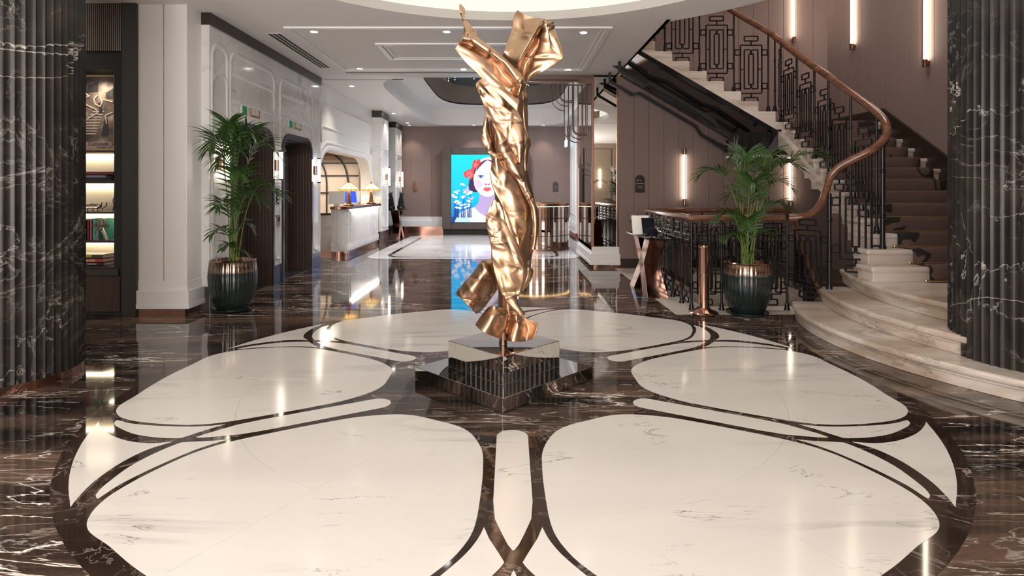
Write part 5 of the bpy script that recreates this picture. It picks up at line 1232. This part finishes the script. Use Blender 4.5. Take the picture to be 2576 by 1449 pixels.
paint('hair', [sm_([(560,360),(470,520),(436,640),(440,720),(480,765),(560,778),(640,740),(850,740),(960,770),(1010,700),(1010,560),(960,420),(880,300),(740,240),(640,270)])], (.055,.035,.09))
paint('neck', [sm_([(605,780),(606,880),(580,960),(525,1020),(600,1110),(740,1180),(880,1110),(950,1020),(880,960),(862,880),(866,780)])], (.42,.32,.56))
paint('dress', [sm_([(210,1252),(240,1180),(330,1080),(520,1100),(740,1190),(960,1090),(1150,1080),(1230,1252)], 3)], (.42,.60,.78))
paint('collar', [[(325,1080),(400,1050),(525,1014),(590,1090),(700,1165),(740,1175),(780,1165),(890,1090),(960,1014),(1120,1060),(1160,1100),(1080,1200),(1000,1252),(470,1252),(440,1200),(380,1170),(330,1100)]], (.74,.80,.80))
paint('pleat', [[(350+60*k,1075-8*k),(356+60*k,1075-8*k),(430+52*k,1240),(424+52*k,1240)] for k in range(6)]+[[(900+40*k,1060),(905+40*k,1060),(870+40*k,1230),(865+40*k,1230)] for k in range(4)], (.45,.52,.56))
paint('face', [sm_([(735,265),(640,300),(560,400),(530,520),(520,640),(545,720),(600,790),(680,840),(735,850),(790,840),(870,790),(925,720),(950,640),(945,520),(915,400),(835,300)])], (.80,.67,.80))
paint('cheek', [ell(590,650,55,70), ell(880,650,55,70)], (.80,.50,.62))
paint('headband', [sm_([(600,330),(610,280),(680,235),(740,222),(800,235),(870,280),(880,330),(820,285),(735,262),(670,285)])], (.86,.76,.84))
paint('parting', [sm_([(620,310),(690,270),(735,268),(690,300),(600,390),(556,450),(570,390)]), sm_([(860,310),(790,270),(735,268),(790,300),(880,390),(918,450),(905,390)])], (.13,.05,.09))
paint('blindfold', [[(518,490),(600,470),(735,458),(870,470),(955,490),(960,590),(870,582),(735,572),(600,584),(510,602)]], (.84,.85,.93))
paint('fold_line', [[(520,592),(735,566),(735,574),(515,604)],[(735,566),(958,584),(958,592),(735,574)]], (.50,.48,.66))
paint('eye_white', [ell(628,538,48,22), ell(842,538,48,22)], (.75,.80,.92))
paint('lash', [ell(628,530,52,24,14,PI,2*PI), ell(842,530,52,24,14,PI,2*PI)], (.10,.07,.16))
paint('iris', [ell(628,536,25,21), ell(842,536,25,21)], (.09,.22,.48))
paint('pupil', [ell(628,536,10,10,12), ell(842,536,10,10,12)], (.01,.01,.03))
paint('nose', [sm_([(680,655),(690,628),(735,640),(770,628),(778,655),(735,668)])], (.62,.40,.52))
paint('nostril', [ell(706,656,14,6,12), ell(752,656,14,6,12)], (.25,.08,.14))
paint('lips', [sm_([(660,728),(700,698),(728,706),(756,698),(796,728),(760,758),(728,768),(694,758)])], (.72,.14,.13))
paint('mouth_line', [[(662,728),(728,734),(794,728),(728,741)]], (.25,.02,.04))
paint('bow', [sm_([(350,470),(430,420),(485,400),(500,300),(535,262),(560,285),(592,244),(625,300),(590,370),(520,420),(525,500),(490,560),(435,586),(455,520),(400,556),(365,520)], 3)], (.62,.075,.07))
paint('bow_fold', [[(400,470),(470,430),(470,460),(410,530)],[(520,330),(560,300),(575,350),(525,400)],[(450,530),(480,450),(500,500),(470,550)]], (.80,.18,.17))
rf = random.Random(4); fp_ = []; stm = []
for k in range(34):
    x = rf.uniform(175, 480); y = rf.uniform(760, 1060)-(140 if 270 < x < 420 and k % 3 == 0 else 0)
    if x > 400 and y > 1000: continue
    fp_ += [ell(x+rf.uniform(-12,12), y+rf.uniform(-10,10), rf.uniform(12,24), rf.uniform(9,16), 9) for _ in range(3)]; stm.append([(x-2,y),(x+2,y),(x+rf.uniform(-14,14),1180),(x-4,1180)])
paint('flower_stem', stm+[[(168,1165),(215,1175),(250,1160),(215,1250),(168,1250)]], (.03,.05,.22)); paint('blossom', fp_, (.82,.84,.92))
paint('butterfly', [sm_([(388,740),(415,688),(436,690),(430,740),(440,760),(400,770),(345,750),(350,738)]), sm_([(470,870),(520,842),(500,885),(490,900),(460,890),(430,860)])], (.62,.40,.52))

# ------------------------------------------------------------------ signs and plaques
def arch_plaque(name, x0, x1, y0, y1, Y, wall_y, m, label, cat):
    a, b = at(x0, y1, Y), at(x1, y0, Y); r = (b.x-a.x)/2; cx = (a.x+b.x)/2
    t = thing(name, label, cat, (cx, wall_y, a.z))
    MB().prism([(a.x,a.z),(b.x,a.z),(b.x,b.z-r)]+[(cx+r*math.cos(PI*k/12), b.z-r+r*math.sin(PI*k/12)) for k in range(1, 12)]+[(a.x,b.z-r)], wall_y-.018, wall_y, 'y').link('plate', m, t, bevel=.002)
    return t, a, b, cx
dkb = plain('dark_brown_plate', (.022,.014,.010), .3, var=.1, bscale=9)
gold = plain('pale_lettering', (.62,.55,.48), .5, var=.05, bscale=9)
t, a, b, cx = arch_plaque('arched_sign', 1597.5, 1621.5, 440, 484, 10.46, 10.46, dkb, 'dark arched sign with pale lettering on the fabric wall by the mirror pier', 'sign')
hh = b.z-a.z
put_text('Levanto', .042, gold, t, (cx, 10.441, a.z+hh*.48)); put_text('FUNCTION', .016, gold, t, (cx, 10.441, a.z+hh*.33)); put_text('MEETING ROOM', .0155, gold, t, (cx, 10.441, a.z+hh*.24))
MB().obox((cx-.035,10.441,a.z+hh*.69), (.6,0,.8), (0,1,0), (-.8,0,.6), .018, .001, .004).obox((cx-.052,10.441,a.z+hh*.695), (-.6,0,.8), (0,1,0), (.8,0,.6), .010, .001, .004).obox((cx+.005,10.441,a.z+hh*.69), (-.6,0,.8), (0,1,0), (.8,0,.6), .016, .001, .003).link('arrow_mark', gold, t)
t, a, b, cx = arch_plaque('arched_sign', 1390.5, 1404, 457, 482, 18.96, 18.96, plain('dark_taupe_plate', (.045,.035,.033), .3, var=.1, bscale=9), 'small dark arched sign on the end wall above the round desk', 'sign')
put_text('LOBBY BAR', .022, gold, t, (cx, 18.941, a.z+.14))
t, a, b, cx = arch_plaque('arched_plaque', 1038.5, 1051.5, 456, 482, 18.96, 18.96, M['copper'], 'ornate copper arched plaque on the end wall beside the screen', 'plaque')
hl = MB()
for i in range(3):
    for k in range(5): hl.tube([(a.x+.035+.045*i+.014*math.cos(2*PI*t_/8), 18.938, a.z+.05+.05*k+.018*math.sin(2*PI*t_/8)) for t_ in range(8)], .004, 4, closed=True)
hl.link('relief', M['darkbronze'], t)
ex = thing('exit_sign', 'small lit emergency sign on the end wall at the right corner', 'sign', (at(1424,0,18.5).x, 18.5, 2.9))
q = at(1424, 361, 18.5); MB().box(q.x-.03, q.x+.03, 18.3, 18.7, q.z-.10, q.z+.10).link('light_box', emit('sign_glow', (.55,.8,1), 1.6), ex); MB().box(q.x-.02, q.x+.02, 18.4, 18.6, q.z+.1, HC).link('hanger', M['trimw'], ex)

# ------------------------------------------------------------------ downlights
dl = None
spots = [(790,79,'downlight at the left end of the front ceiling moulding'),(1124,79,'downlight beside the left wing of the sculpture'),(1468,81,'downlight at the right end of the front ceiling moulding'),(905,172,'downlight near the left end of the ceiling slot'),(1166,173,'downlight behind the sculpture neck'),(1429,174,'downlight over the bent tube screen'),(885,216,'downlight before the reception arch'),(990,285,'downlight over the reception desk end'),(1025,309,'downlight over the animal figurines'),(1048,326,'downlight washing the copper plaque'),(1199,326,'downlight washing the portrait screen'),(1361,326,'downlight washing the wall above the round desk')]
extra = [(-2.2,.2),(2.6,.2),(-4.8,.6)]
def downlight(x, y, z, label):
    t = thing('downlight', label, 'light', (x, y, z), 'recessed ceiling downlights')
    MB().lathe([(.055,-.006),(.062,0),(.062,.004)], (x,y,z-.002), 24).link('trim_ring', M['trimw'], t, smooth=50)
    MB().lathe([(.046,-.004),(.046,0)], (x,y,z-.005), 20).link('lens', M['spotglow'], t)
    add_light('downlight_beam', 'SPOT', (x,y,z-.03), LIGHT_DOWN, (1,.88,.75), .04, spot=math.radians(95))
for x, y, lab in spots:
    p = on_plane_z(x, y, HC); p.y = min(p.y, 18.55); downlight(p.x, p.y, HC, lab)
for i, (x, y) in enumerate(extra): add_light('hall_beam', 'SPOT', (x,y,HC-.03), LIGHT_DOWN, (1,.88,.75), .04, spot=math.radians(100))
